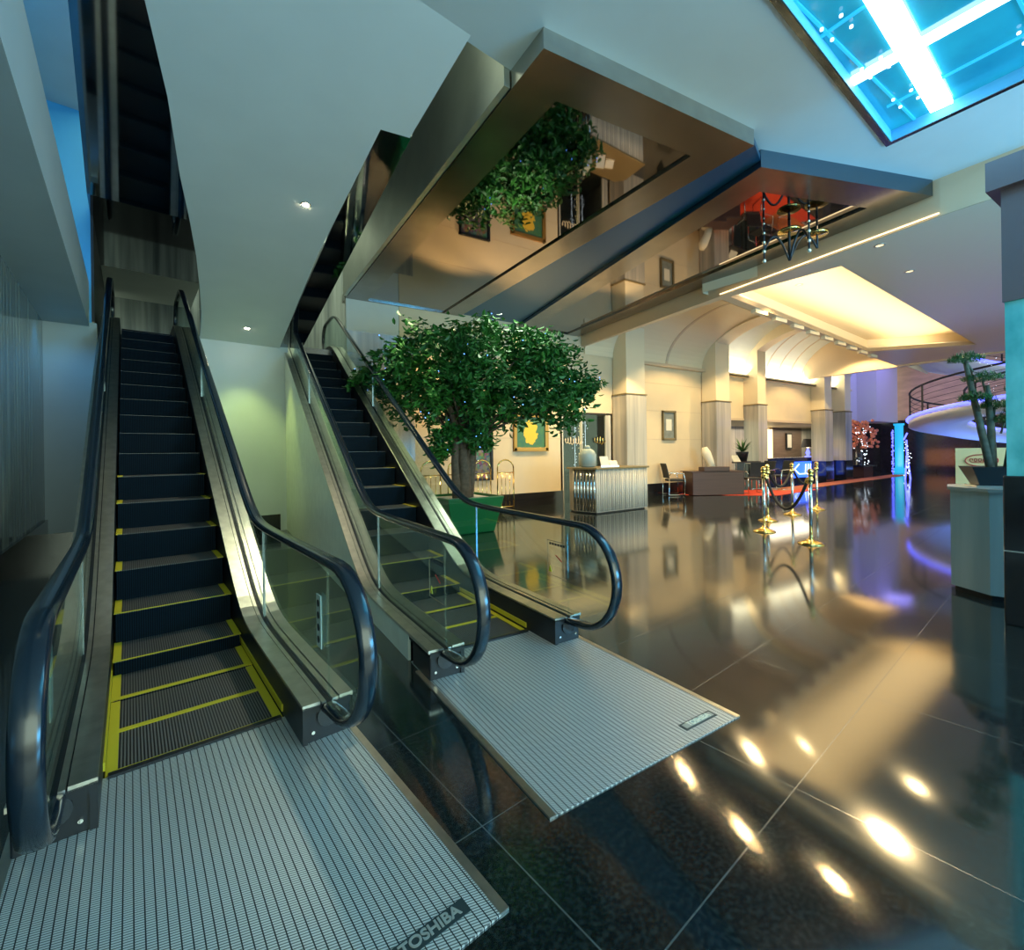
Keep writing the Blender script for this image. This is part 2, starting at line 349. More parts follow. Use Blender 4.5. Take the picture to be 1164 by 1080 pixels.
struct(b.build('trim_1', 'bmirror'), 'dark curved edge fascia beside the mirrored soffit above the left escalator', 'trim', True)
# mirrored soffit over the left escalator
def mz(x, y): return 5.0 + .34 * (8.6 - y)
b = MB(); b.prism([(-.42, 8.6), (-.42, 4.0), (1.0, 4.0), (1.0, 8.6)], 0, 0, z0f=mz, z1f=lambda x, y: mz(x, y) + .1)
struct(b.build('ceiling', 'bmirror'), 'sloping dark mirrored soffit reflecting the left escalator', 'ceiling', True)
b = MB().box(-.42, 1.2, 8.6, 11.6, 5.0, 5.1)
struct(b.build('ceiling', 'bmirror'), 'level dark blue mirrored soffit over the top of the left escalator', 'ceiling', True)
struct(MB().box(-.6, 1.2, 11.6, 14.2, 5.05, 5.2).build('ceiling', 'pale'), 'dim grey soffit above the upper landing', 'ceiling', True)
struct(MB().box(-.9, 4.6, 13.9, 14.1, 3.2, 7.5).build('wall_upper', 'curtain'), 'dark vertically streaked wall at the back of the upper landing', 'wall', True)
struct(MB().box(-.9, 2.16, 10.45, 13.9, 3.3, 3.5).build('floor', 'blackstone'), 'dark upper landing floor at the top of the left escalator', 'floor', True)
# dark reveal and steel fascias round the void over the right escalator
def rz_(x, y):
    c, s_ = math.cos(-T), math.sin(-T); return sz(x * c - y * s_, x * s_ + y * c)
b = MB(); b.prism([(1.30, 4.38), (1.64, 4.37), (1.32, 9.4), (.94, 9.4)], 0, 6.6, z0f=lambda x, y: rz_(x, y) + .02)
struct(b.build('trim_2', 'bmirror'), 'dark bronze bulkhead along the edge of the void over the right escalator', 'trim')
b = MB().box(2.13, 2.19, 3.42, 9.65, 4.56, 6.9)
struct(b.build('trim_3', 'fascia'), 'tall brushed steel fascia hanging beside the right escalator void', 'trim')
struct(MB().box(1.0, 2.2, 9.9, 12.6, 3.3, 3.5).build('floor', 'blackstone'), 'dark upper landing floor at the top of the right escalator', 'floor')
struct(MB().box(.9, 3.6, 12.6, 12.7, 3.3, 7.0).build('wall_upper', 'curtain'), 'dim streaked stone wall beyond the top of the right escalator', 'wall')
struct(MB().prism([(1.2, 3.2), (2.3, 3.2), (2.3, 12.7), (.6, 12.7)], 6.9, 7.0).build('ceiling', 'pale'), 'upper ceiling seen through the void over the right escalator', 'ceiling')

# hung steel trays with mirrored centres
def inset(poly, d):
    n = len(poly); out = []
    area2 = sum(poly[i][0] * poly[(i + 1) % n][1] - poly[(i + 1) % n][0] * poly[i][1] for i in range(n)); sg = 1 if area2 > 0 else -1
    for i in range(n):
        p, q, r = Vector(poly[i - 1]), Vector(poly[i]), Vector(poly[(i + 1) % n])
        e1 = (q - p).normalized(); e2 = (r - q).normalized(); n1 = Vector((-e1.y, e1.x)) * sg; n2 = Vector((-e2.y, e2.x)) * sg
        bis = (n1 + n2).normalized(); out.append(tuple(q + bis * d / max(.3, bis.dot(n1))))
    return out
def tray(name, poly, z, w, label, sidemat):
    root = empty(name, (0, 0, 0)); tag(root, label, 'ceiling', kind='structure')
    inn = inset(poly, w); n = len(poly)
    b = MB(); b.add([(x, y, z) for x, y in poly] + [(x, y, z) for x, y in inn] + [(x, y, z + .03) for x, y in inn],
                    [(i, (i + 1) % n, n + (i + 1) % n, n + i) for i in range(n)] + [(n + i, n + (i + 1) % n, 2 * n + (i + 1) % n, 2 * n + i) for i in range(n)])
    b.build('border_panel', 'darksteel', root)
    b = MB(); b.add([(x, y, z) for x, y in poly] + [(x, y, CZ) for x, y in poly], [(i, (i + 1) % n, n + (i + 1) % n, n + i) for i in range(n)])
    b.build('edge_trim', sidemat, root)
    b = MB(); b.prism(inn, z + .03, z + .06); b.build('mirror_panel', 'mirror', root)
    return root
tray('ceiling_tray', [(2.2, 2.93), (4.78, 2.72), (4.75, 10.08), (2.2, 10.08)], 4.55, .42, 'steel-edged hung ceiling tray with smoked mirror above the tree', 'steel')
tray('ceiling_tray', [(5.16, 2.86), (7.62, 2.06), (8.38, 10.08), (6.45, 10.08)], 4.52, .42, 'second steel-edged mirror ceiling tray beside the hall beam', 'bluefascia')

b = MB(); b.add([(4.79, 2.73, 4.60), (5.17, 2.87, 4.60), (6.36, 9.69, 4.60), (4.76, 9.69, 4.60), (4.79, 2.73, 4.66), (5.17, 2.87, 4.66), (6.36, 9.69, 4.66), (4.76, 9.69, 4.66)], [(3, 2, 1, 0), (4, 5, 6, 7), (0, 1, 5, 4), (1, 2, 6, 5), (2, 3, 7, 6), (3, 0, 4, 7)])
struct(b.build('trim_20', 'deepblue'), 'deep blue panel filling the gap between the two mirror trays', 'ceiling panel')

# skylight
sk = empty('skylight', (4.62, .4, CZ)); tag(sk, 'glowing cyan glass skylight with white light tubes and bolts', 'skylight')
def sp(o): return o
SK = [(3.0, -1.2), (6.25, -1.2), (6.25, 2.04), (3.0, 1.77)]
def kid(b, name, m, smooth=False):
    o = b.build(name, m, None, smooth); o.parent = sk; o.location = (-4.62, -.4, -CZ); return o
kid(MB().prism(SK, 4.82, 4.86), 'glass_panel', 'sky')
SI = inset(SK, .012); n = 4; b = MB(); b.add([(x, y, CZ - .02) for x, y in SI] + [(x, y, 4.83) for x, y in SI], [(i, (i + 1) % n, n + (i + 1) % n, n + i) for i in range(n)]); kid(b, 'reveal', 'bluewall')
o2 = inset(SK, -.05); b = MB(); b.add([(x, y, CZ - .02) for x, y in SK] + [(x, y, CZ - .02) for x, y in o2], [(i, (i + 1) % n, n + (i + 1) % n, n + i) for i in range(n)]); kid(b, 'frame', 'bluefascia')
for p, q, w_ in (((6.6, 1.62), (3.0, 1.35), .085), ((5.05, 2.0), (5.25, -1.2), .05)):
    d = (Vector(q) - Vector(p)).normalized(); nn = Vector((-d.y, d.x)) * w_
    if w_ > .06: p = (6.2, 1.6)
    b = MB(); b.prism([tuple(Vector(p) + nn), tuple(Vector(q) + nn), tuple(Vector(q) - nn), tuple(Vector(p) - nn)], 4.78, 4.81); kid(b, 'light_tube', 'white_em')
b = MB()
for x in (3.5, 4.3, 5.75): b.box(x - .012, x + .012, -1.2, 1.9, 4.80, 4.818)
for y in (1.82, .9, .2, -.5): b.box(3.0, 6.22, y - .010, y + .010, 4.80, 4.818)
kid(b, 'glazing_bars', 'cyan_em')
for x in (3.5, 4.3, 5.05, 5.75):
    for y in (1.75, .9, .2):
        for dx, dy in ((-.09, -.07), (.09, -.07), (-.09, .07), (.09, .07)): kid(MB().lathe([(.014, 4.785), (.014, 4.80)], 8, (x + dx, y + dy, 0)), 'bolt', 'white_bits')

# ------------------------------------------------------------------ walls on the left
struct(MB().box(-1.05, -.93, -4, 9.2, 0, 3.32).build('wall_left', 'leftmarble'), 'polished dark striped marble wall on the left', 'wall', True)
struct(MB().box(-.93, -.90, -4, 9.2, 0, .5).build('baseboard_left', 'blackstone'), 'black stone skirting along the left wall', 'skirting', True)
b = MB().box(-1.6, -.44, -4, 9.18, 3.3, 3.38).box(-.50, -.44, -4, 9.18, 3.38, 3.95)
struct(b.build('trim_4', 'pale'), 'pale grey boxed bulkhead running above the left marble wall', 'bulkhead', True)
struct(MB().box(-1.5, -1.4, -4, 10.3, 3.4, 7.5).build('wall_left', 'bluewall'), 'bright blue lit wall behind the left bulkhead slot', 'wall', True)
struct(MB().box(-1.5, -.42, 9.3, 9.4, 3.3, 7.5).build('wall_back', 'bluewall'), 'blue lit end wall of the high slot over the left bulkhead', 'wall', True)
struct(MB().box(-.43, -.39, 9.31, 13.5, 3.4, 7.4).build('trim_5', 'black'), 'dark blue steel strip beside the mirrored soffit', 'trim', True)
struct(MB().box(-1.5, -.42, -4, 9.3, 6.5, 6.6).build('ceiling', 'pale'), 'dark blue ceiling of the slot over the left bulkhead', 'ceiling', True)
struct(MB().box(-1.0, -.36, 9.2, 9.3, 0, 3.36).box(-.36, .86, 9.2, 9.3, 0, 2.3).box(.86, 2.27, 9.2, 9.3, 0, 3.36).build('wall_back', 'pale'), 'pale plaster wall between the escalators lit green by a downlight', 'wall', True)
struct(MB().box(-.92, 2.10, 9.17, 9.2, 0, .30).build('baseboard_back', 'blackstone'), 'black skirting on the wall between the escalators', 'skirting', True)

# ------------------------------------------------------------------ back wall of the lobby
BW = 9.7
struct(MB().box(2.2, 3.62, BW, BW + .1, 0, 3.9).build('wall_back', 'marble'), 'grey streaked marble wall panel beside the right escalator', 'wall')
struct(MB().box(2.2, 3.3, BW + .02, BW + .12, 3.9, 5.2).build('wall_back', 'white'), 'pale upper wall between the right escalator and the tree', 'wall')
b = MB()
b.box(3.62, 7.72, BW, BW + .1, 0, 4.9).box(7.72, 9.5, BW, BW + .1, 2.45, 4.9).box(9.5, 14.4, BW, BW + .1, 0, 4.1).box(3.3, 3.62, BW, BW + .1, 3.9, 4.9)
struct(b.build('wall_back', 'beige'), 'cream panelled back wall behind the tree and the counter', 'wall')
b = MB()
for z in (1.72, 2.6, 3.45): b.box(3.62, 7.7, BW - .004, BW, z, z + .012).box(9.6, 13.9, BW - .004, BW, z, z + .012)
struct(b.build('trim_6', 'soffit'), 'thin shadow joints between the cream wall panels', 'trim')
struct(MB().box(14.4, 24.3, BW - .02, BW + .12, 2.5, 4.06).build('wall_back', 'beige'), 'cream upper wall above the reception opening', 'wall')
struct(MB().box(14.4, 24.3, BW - .06, BW + .16, 2.42, 2.5).build('trim_7', 'soffit'), 'dark lintel line above the reception opening', 'trim')
struct(MB().box(3.62, 7.72, BW - .03, BW, 0, .34).box(10.32, 14.4, BW - .03, BW, 0, .36).build('baseboard_back', 'blackstone'), 'black stone skirting along the cream back wall', 'skirting')
# shop display niche
b = MB().box(7.72, 9.5, 11.0, 11.1, 0, 2.45).box(7.66, 7.72, BW, 11, 0, 2.45).box(9.5, 9.56, BW, 11, 0, 2.45).box(7.72, 9.5, BW, 11, 2.4, 2.45)
struct(b.build('wall_niche', 'dark'), 'dark interior walls of the glazed shop niche', 'wall')
win = tag(MB().box(7.74, 9.48, BW + .02, BW + .03, 0, 2.43).build('window_1', 'glass'), 'tall clear shop window beside the cream wall', 'window', kind='structure')
MB().box(7.72, 7.76, BW, BW + .05, 0, 2.45).box(9.3, 9.5, BW, BW + .05, 0, 2.45).box(8.4, 8.43, BW, BW + .05, 0, 2.45).build('window_frame', 'cladsteel', win)
def script_marks(x0, z0, w_, h_, y, n, seed):                 # flowing unreadable script, as on the shop glass
    q = random.Random(seed); pts = []
    for k in range(n * 8 + 1):
        u = k / (n * 8); a = 2 * PI * k / 8; pts.append((x0 + w_ * u + .35 * w_ / n * math.cos(a), y, z0 + h_ * (.5 + .16 * (k // 8 % 3)) * math.sin(a)))
    return MB().tube(pts, .012, 5)
script_marks(7.8, 1.66, .55, .12, BW - .01, 6, 1).build('window_lettering', 'cream', win, True)
script_marks(8.85, 1.68, .40, .14, BW - .01, 4, 2).build('window_lettering', 'gold', win, True)
# things in the niche: string light curtains
for i, (x, c_) in enumerate(((7.9, 'white_bits'), (8.1, 'white_bits'), (8.75, 'white_bits'), (8.95, 'warm_em'), (9.15, 'white_bits'))):
    b = MB()
    for k in range(26):
        b.ball((x + random.uniform(-.03, .03), 10.4 + random.uniform(-.1, .1), .25 + k * .082), .011, 6)
    b.tube([(x, 10.4, .2), (x, 10.4, 2.4)], .004, 5)
    o_ = b.build('light_string', 'white_bits' if c_ != 'warm_em' else 'shade'); o_['kind'] = 'thing'; tag(o_, ['white light string hanging at the left edge of the shop window', 'white light string second from the left edge of the shop window', 'white light string just right of the middle bar of the shop window', 'warm yellow light string in the shop window', 'white light string nearest the right edge of the shop window'][i], 'light string', 'light strings in the shop window')

# ------------------------------------------------------------------ columns
cols = [(9.58, 10.32, 9.15), (13.67, 14.42, 9.15), (16.1, 16.62, 9.15), (21.0, 21.6, 9.15), (22.8, 23.35, 9.15)]
names = ['behind the ribbed steel counter', 'behind the brown desk', 'beside the potted spiky plant', 'beside the lamp on the blue reception counter', 'farthest along the hall']
for i, (x0, x1, yf) in enumerate(cols):
    root = empty('column', ((x0 + x1) / 2, yf + .27, 0)); tag(root, 'square column clad in streaked marble ' + names[i], 'column', 'columns along the hall', 'thing')
    ox, oy = (x0 + x1) / 2, yf + .27; h = (x1 - x0) / 2
    MB().box(-h - .03, h + .03, -.30, .25, .85 if i > 1 else 0, 2.95).build('cladding', 'marble', root, bevel=.015)
    if i > 1: MB().box(-h - .04, h + .04, -.31, .25, 0, .85).build('plinth', 'blackstone', root)
    MB().box(-h - .045, h + .045, -.315, .25, 2.95, 2.985).build('capping_strip', 'darkframe', root)
    MB().box(-h, h, -.27, .25, 2.985, 4.95).build('shaft', 'cream', root)

# ------------------------------------------------------------------ hall soffit, recess, vaults
HS = 4.25
rec = [(8.36, 3.38), (8.17, 5.15), (16.4, 5.95), (18.1, 4.0)]
b = MB()
b.prism([(7.66, -4), (20.2, -4), (20.2, 3.9), (18.1, 4.0), (8.36, 3.38), (7.66, 2.0)], HS, HS + .1)
b.prism([(7.66, 2.0), (8.36, 3.38), (8.17, 5.15), (8.17, 5.33), (8.50, 9.68), (8.43, 9.68)], HS, HS + .1)
b.prism([(8.17, 5.15), (16.4, 5.95), (16.4, 6.15), (8.17, 5.33)], HS, HS + .1)
b.prism([(18.1, 4.0), (20.2, 3.9), (20.2, 6.5), (16.4, 6.15), (16.4, 5.95)], HS, HS + .1)
struct(b.build('ceiling', 'soffit'), 'lower taupe ceiling of the hall around the bright recess', 'ceiling')
b = MB(); b.prism(inset(rec, -.35), HS + .42, HS + .5)
b2 = inset(rec, -.35); n = 4
b.add([(x, y, HS + .1) for x, y in b2] + [(x, y, HS + .42) for x, y in b2], [(i, (i + 1) % n, n + (i + 1) % n, n + i) for i in range(n)])
struct(b.build('ceiling', 'cream'), 'bright cream recessed ceiling of the hall', 'ceiling')
b = MB(); n = 4; b.add([(x, y, HS) for x, y in rec] + [(x, y, HS + .13) for x, y in rec], [(i, (i + 1) % n, n + (i + 1) % n, n + i) for i in range(n)])
struct(b.build('trim_8', 'cream'), 'cream edge of the hall ceiling recess', 'trim')
b = MB(); b.add([(7.645, -4, HS), (7.645, 2.0, HS), (8.415, 9.68, HS), (7.645, -4, CZ), (7.645, 2.0, CZ), (8.415, 9.68, CZ), (7.72, -4, HS), (7.72, 2.0, HS), (8.48, 9.68, HS), (7.72, -4, CZ), (7.72, 2.0, CZ), (8.48, 9.68, CZ)],
                [(0, 1, 4, 3), (1, 2, 5, 4), (6, 9, 10, 7), (7, 10, 11, 8)])
struct(b.build('trim_9', 'soffit'), 'taupe beam face between the hall ceiling and the mirror trays', 'beam')
# glowing tube stands in for the gloss highlight along the beam
tag(MB().tube([(7.60, 2.0, HS + .02), (7.93, 5.2, HS + .02)], .010, 8).build('beam_highlight', 'cove_em'), 'long warm painted highlight along the bottom of the taupe beam', 'light')
def vault_curve(off=0., n=16): return [(9.66, 4.05 + off * .2)] + [(7.4 + 2.26 * math.cos(t), 4.05 + (1.35 + off) * math.sin(t)) for t in [PI / 2 * i / n for i in range(1, n + 1)]] + [(5.2, 5.40 + off)]
for k, (x0, x1, lit) in enumerate(((8.52, 13.67, 0), (14.42, 16.1, 1), (16.62, 21.0, 1), (21.6, 22.8, 1), (23.35, 24.3, 1))):
    c = vault_curve(.34 if lit else 0.); up = [(y + .03, z + .06) for y, z in c]
    vt = MB().strip(up, c, x0 - (.06 if lit else 0), x1 + .06).build('ceiling', 'white' if lit else 'cream')
    struct(vt, ['plain unlit quarter vault over the small framed print', 'brightly lit narrow quarter vault over the spiky plant', 'brightly lit wide quarter vault with curved joints', 'lit narrow quarter vault far along the hall', 'farthest lit quarter vault of the hall'][k], 'vault')
    nj = {0: 1, 2: 4}.get(k, 0)
    for j in range(nj):
        xj = x0 + (x1 - x0) * (j + 1) / (nj + 1) if k else 11.9; ww = .05 if k == 0 else .018
        MB().strip([(y, z - .002) for y, z in c], [(y - .008, z - .012) for y, z in c], xj - ww, xj + ww).build('panel_joint', 'soffit', vt)
    if lit:
        MB().box(x0, x1, 9.55, 9.62, 4.01, 4.05).build('cove_light', 'cove_em', vt)
        MB().box(x0, x1, 9.46, 9.68, 3.96, 4.0).box(x0, x1, 9.46, 9.48, 3.96, 4.05).build('cove_ledge', 'cream', vt)
    else: MB().box(10.4, x1, 9.52, 9.68, 3.97, 4.06).build('cove_ledge', 'soffit', vt)
for i, (x0, x1, yf) in enumerate(cols):
    c = vault_curve(-.05); outer = [(y + .2, z + .75) for y, z in c]
    top_ = [(y if k_ else 9.95, 6.1) for k_, (y, z) in enumerate(c)]
    struct(MB().strip(top_, c, x0 + .012, x1 - .012).build('trim_%d' % (10 + i), 'cream'), 'curved rib springing from the column ' + names[i], 'rib')
b = MB(); b.add([(8.17, 5.33, 4.35), (24.3, 6.8, 4.35), (24.3, 6.8, 5.9), (8.17, 5.33, 5.9), (8.17, 5.37, 4.35), (24.3, 6.84, 4.35), (24.3, 6.84, 5.9), (8.17, 5.37, 5.9)], [(0, 1, 2, 3), (7, 6, 5, 4), (0, 4, 5, 1), (3, 2, 6, 7)])
b.box(8.45, 8.5, 5.4, 9.68, 4.35, 5.6)
struct(b.build('trim_15', 'cream'), 'cream beam between the vaults and the ceiling recess', 'beam')
b = MB()
for k in range(9): b.box(9.3 + k * .95, 9.75 + k * .95, 5.30 + k * .095, 5.40 + k * .095, 4.17, 4.25)
struct(b.build('trim_16', 'cream'), 'row of small cream cove blocks along the vault side of the recess', 'trim')

# ------------------------------------------------------------------ reception beyond the columns
struct(MB().box(14.4, 23.9, 13.0, 13.1, 0, 2.6).build('wall_reception', 'marble'), 'pale striped wall behind the spiky plant', 'wall')
struct(MB().box(23.9, 26.9, 12.9, 13.0, 0, 2.6).build('wall_reception', 'darkwood'), 'brown timber wall behind the reception counter', 'wall')
struct(MB().box(26.9, 31.0, 13.0, 13.1, 0, 2.6).build('wall_reception', 'cladsteel'), 'pale pleated wall lit from above at the end of reception', 'wall')
struct(MB().prism([(14.4, 9.74), (24.3, 9.74), (31, 12.6), (31, 13.1), (14.4, 13.1)], 2.5, 2.56).build('ceiling', 'cream'), 'low cream ceiling over the reception area', 'ceiling')
rc = empty('reception_counter', (20.0, 9.74, 0)); tag(rc, 'long navy reception counter glowing blue in the middle', 'counter')
MB().box(-3.3, 4.8, 0, .6, 0, .98).build('counter_body', 'navy', rc); MB().box(-3.35, 4.85, -.05, .62, .98, 1.02).build('countertop', 'navy', rc)
MB().box(-.5, 2.2, -.03, 0, .2, .85).build('glow_panel', 'bluesoft', rc)
b = MB()
for k in range(7): b.tube([(.5 + k * .2, -.05, .35), (.5 + k * .2 + .05, -.05, .75)], .015, 6)
b.tube([(0, -.05, .35), (2.1, -.05, .33)], .02, 6).tube([(0, -.05, .35), (-.35, -.05, .55), (0, -.05, .75)], .02, 6)
b.build('counter_ornament', 'white_bits', rc)
lp = empty('table_lamp', (21.5, 10.05, 1.02)); tag(lp, 'table lamp with dark shade standing on the navy reception counter', 'lamp')
MB().lathe([(.12, 0), (.12, .03), (.04, .06), (.09, .18), (.04, .32), (.02, .4)], 14).build('base', 'blue_em', lp, True)
MB().lathe([(.26, .42), (.18, .78)], 18, caps=False).build('lamp_shade', 'dark', lp, True); MB().ball((0, 0, .46), .08).build('bulb', 'shade', lp, True)
def flower_vase(name, loc, label, s=1.0, fm='cream', n=40):
    r = empty(name, loc); tag(r, label, 'flowers')
    MB().lathe([(.06 * s, 0), (.05 * s, .02), (.07 * s, .2 * s), (.11 * s, .38 * s)], 14).build('vase', 'dark', r, True)
    b = MB(); l = MB()
    for k in range(n):
        a = random.uniform(0, 2 * PI); q = random.uniform(0, .32) * s; z = (.5 + random.uniform(-.1, .25)) * s
        b.ball((q * math.cos(a), q * math.sin(a), z), .05 * s, 6); l.tube([(0, 0, .3 * s), (q * math.cos(a), q * math.sin(a), z)], .005 * s, 4)
    b.build('blossoms', fm, r); l.build('stems', 'leaf', r)
flower_vase('flower_arrangement', (23.2, 9.85, 1.02) if False else (22.2, 10.0, 1.02), 'pale flowers in a dark vase at the far end of the reception counter', 1.0, 'cream')
pc = empty('wall_picture', (25.5, 12.85, 1.8)); tag(pc, 'small white print in a dark frame on the brown reception wall', 'picture')
MB().box(-.27, .27, -.03, .04, -.42, .42).build('frame', 'dark', pc); MB().box(-.2, .2, -.04, -.03, -.35, .35).build('print', 'paper', pc)
gp = empty('wall_panel', (23.6, 12.9, 0)); tag(gp, 'yellow lit artwork panel at the edge of the brown reception wall', 'artwork'); MB().box(-.25, .35, -.03, .05, .9, 2.4).build('panel', 'shade', gp)
struct(MB().prism([(15.6, 8.62), (29.0, 9.55), (29.0, 8.9), (15.4, 7.9)], 0, .012).build('floor', 'orange'), 'orange carpet runner along the reception counter', 'carpet')
# stanchion-like lamp box, flower stand by the far end
fs = empty('flower_stand', (26.0, 9.9, 0)); tag(fs, 'large coral blossom tree arrangement on a dark stand by the far wall', 'flowers')
MB().box(-.5, .5, -.4, .4, 0, .5).build('stand', 'wood', fs); MB().box(-.6, .6, -.5, .5, .5, .56).build('stand_top', 'chrome', fs)
MB().lathe([(.12, .56), (.2, .9), (.1, 1.2)], 14).build('vase', 'glassdark', fs, True)
b = MB(); s_ = MB(); w_ = MB()
for k in range(190):
    a = random.uniform(0, 2 * PI); q = random.uniform(.1, 1.1); z = 1.4 + random.uniform(0, 1.3)
    p = (q * math.cos(a) + .2, q * math.sin(a) * .6, z); b.ball(p, .075, 6)
    if k % 6 == 0: s_.tube([(0, 0, 1.1), (p[0] * .4, p[1] * .4, 1.1 + (z - 1.1) * .6), p], .012, 4)
    if k % 3 == 0: w_.ball((random.uniform(-.6, .3), random.uniform(-.5, .3), random.uniform(.6, 2.4)), .03, 5)
b.build('blossoms', 'flower', fs); s_.build('branches', 'bark', fs); w_.build('fairy_lights', 'white_bits', fs)['kind'] = 'stuff'

# ------------------------------------------------------------------ stair hall beyond
struct(MB().box(20.1, 20.3, 3.0, 9.5, HS - .05, 7.4).build('wall_far', 'soffit'), 'header face at the far end of the hall ceiling', 'wall')
struct(MB().box(27.0, 29.6, 11.3, 11.4, 2.8, 7.4).build('wall_far', 'purple'), 'violet-lit upper wall at the end of the hall', 'wall')
struct(MB().box(25.3, 33.3, 11.5, 11.6, 0, 2.82).build('wall_far', 'blackstone'), 'black stone lower wall at the end of the hall', 'wall')
struct(MB().box(29.6, 32.4, 10.4, 11.4, 2.8, 7.4).build('wall_far', 'purple'), 'bright lilac projecting wall block beside the terracotta wall', 'wall')
struct(MB().box(33.5, 33.7, -8, 12.0, 2.9, 7.4).build('wall_far', 'orangewall'), 'terracotta wall glowing orange behind the spiral stair', 'wall')
struct(MB().box(33.2, 33.4, -8, 12.0, 0, 2.95).build('wall_far', 'darkstone'), 'dark plum stone dado behind the spiral stair', 'wall')
struct(MB().box(20.3, 34, -8, 12, 7.4, 7.5).build('ceiling', 'dark'), 'dark high ceiling over the spiral stair', 'ceiling')
tag(MB().lathe([(.24, 0), (.24, .25), (.19, .25), (.19, 2.6), (.24, 2.6), (.24, 2.7)], 18, (31.6, 10.1, 0)).build('light_column', 'cyan_em', smooth=False), 'slim glowing cyan cylinder lamp standing before the dark far wall', 'lamp')
b = MB()
for k in range(70): b.ball((29.2 + random.uniform(-.15, .15), 9.6, random.uniform(.1, 2.3)), .03, 5)
b.tube([(29.2, 9.6, 0), (29.2, 9.6, 2.3)], .012, 5)
tag(b.build('light_string', 'blue_em'), 'upright string of blue lights beside the cyan cylinder lamp', 'light string')
dr = empty('light_deer', (25.1, 7.75, 0)); tag(dr, 'small wire figure of blue and white string lights under the stair tip', 'light figure')
b = MB()
for p, q in (((-.25, 0, 0), (-.05, 0, 1.0)), ((.35, 0, 0), (.05, 0, .9)), ((0, 0, .9), (-.05, 0, 1.7)), ((-.15, 0, .5), (.2, 0, .5)), ((-.05, .1, 1.7), (.05, 0, 2.0))): b.tube([p, q], .03, 6)
b.build('lit_frame', 'blue_em', dr)
b = MB()
for k in range(34): b.ball((random.uniform(-.25, .3), random.uniform(-.06, .06), random.uniform(0, 1.7)), .025, 5)
b.build('fairy_lights', 'white_bits', dr)['kind'] = 'stuff'
# spiral stair
SC = (23.4, 3.1)
st = empty('spiral_stair', (SC[0], SC[1], 0)); tag(st, 'white curved spiral stair with blue light strips and dark railing', 'staircase')
def hel(r, a, z): return (r * math.cos(a), r * math.sin(a), z)
NS = 112; A0 = R(-173); Z0 = .2
sofb = MB(); led = MB(); led2 = MB(); stepb = MB(); fas = MB()
import itertools
Ro, Ri = 3.9, 2.3
def za(t): return Z0 + t * 2.5                                   # t in turns
turns = 2.15; pts = []
vs = []; fsx = []
for i in range(NS + 1):
    t = turns * i / NS; a = A0 + 2 * PI * t; z = za(t)
    vs += [hel(Ro, a, z + .32), hel(Ro, a, z + .02), hel((Ro + Ri) / 2, a, z - .16), hel(Ri, a, z + .02), hel(Ri, a, z + .32)]
for i in range(NS):
    for j in range(5):
        k = (j + 1) % 5; fsx.append((5 * i + j, 5 * i + k, 5 * i + 5 + k, 5 * i + 5 + j))
fsx += [tuple(range(5)), tuple(5 * NS + j for j in range(5))]
MB().add(vs, fsx).build('stair_body', 'ivory', st, True)
pts = [hel(Ro + .03, A0 + 2 * PI * turns * i / NS, za(turns * i / NS) + .26) for i in range(NS + 1)]; MB().tube(pts, .045, 6).build('light_strip', 'blue_em', st)
pts = [hel(Ri - .03, A0 + 2 * PI * turns * i / NS, za(turns * i / NS) + .26) for i in range(NS + 1)]; MB().tube(pts, .04, 6).build('light_strip', 'blue_em', st)
for rr in (Ro - .05, Ri + .05):
    pts = [hel(rr, A0 + 2 * PI * turns * i / NS, za(turns * i / NS) + 1.25) for i in range(NS + 1)]
    b = MB().tube(pts, .035, 6)
    for q in range(1, 5):
        b.tube([(x, y, z - .19 * q) for x, y, z in pts], .010, 4)
    b.build('railing', 'dark', st)
    for i in range(0, NS + 1, 4):
        x, y, z = pts[i]; MB().tube([(x, y, z), (x, y, z - .95)], .03, 5).build('baluster_post', 'dark', st)
tag(MB().prism([(28.4, 0), (33, 0), (33, 7), (28.4, 7)], 6.4, 6.7).build('stair_landing', 'ivory'), 'white upper gallery slab behind the spiral stair', 'landing')

# ------------------------------------------------------------------ escalators
def sp_(v, w=.13): return w * math.log1p(math.exp(min(40, v / w))) if v / w < 40 else v
SL = math.tan(R(30))
def prof(y, z0, y0): return z0 + SL * (sp_(y - y0) - sp_(y - y0 - 3.5 / SL))
Z_STEP = lambda y: prof(y, 0, 1.2)
Z_DECK = lambda y: prof(y, .19, 1.23)
Z_RAIL = lambda y: prof(y, .85, 1.39)
YS = [-.28 + i * .12 for i in range(int((8.55 + .28) / .12) + 1)]
def sweep_rail(path, wx, wz):
    """rounded handrail section swept along a path in the yz plane"""
    n = len(path); seg = 14; vs = []
    for i, (y, z) in enumerate(path):
        a, b = path[max(i - 1, 0)], path[min(i + 1, n - 1)]; t = Vector((b[0] - a[0], b[1] - a[1])).normalized(); nn = Vector((-t.y, t.x))
        for k in range(seg):
            th = 2 * PI * k / seg; cx = math.copysign(abs(math.cos(th)) ** .7, math.cos(th)) * wx; cz = math.copysign(abs(math.sin(th)) ** .8, math.sin(th)) * wz
            vs.append((cx, y + nn.x * cz, z + nn.y * cz))
    fs = [(i * seg + k, i * seg + (k + 1) % seg, (i + 1) * seg + (k + 1) % seg, (i + 1) * seg + k) for i in range(n - 1) for k in range(seg)]
    fs += [tuple(range(seg - 1, -1, -1)), tuple((n - 1) * seg + k for k in range(seg))]
    return vs, fs
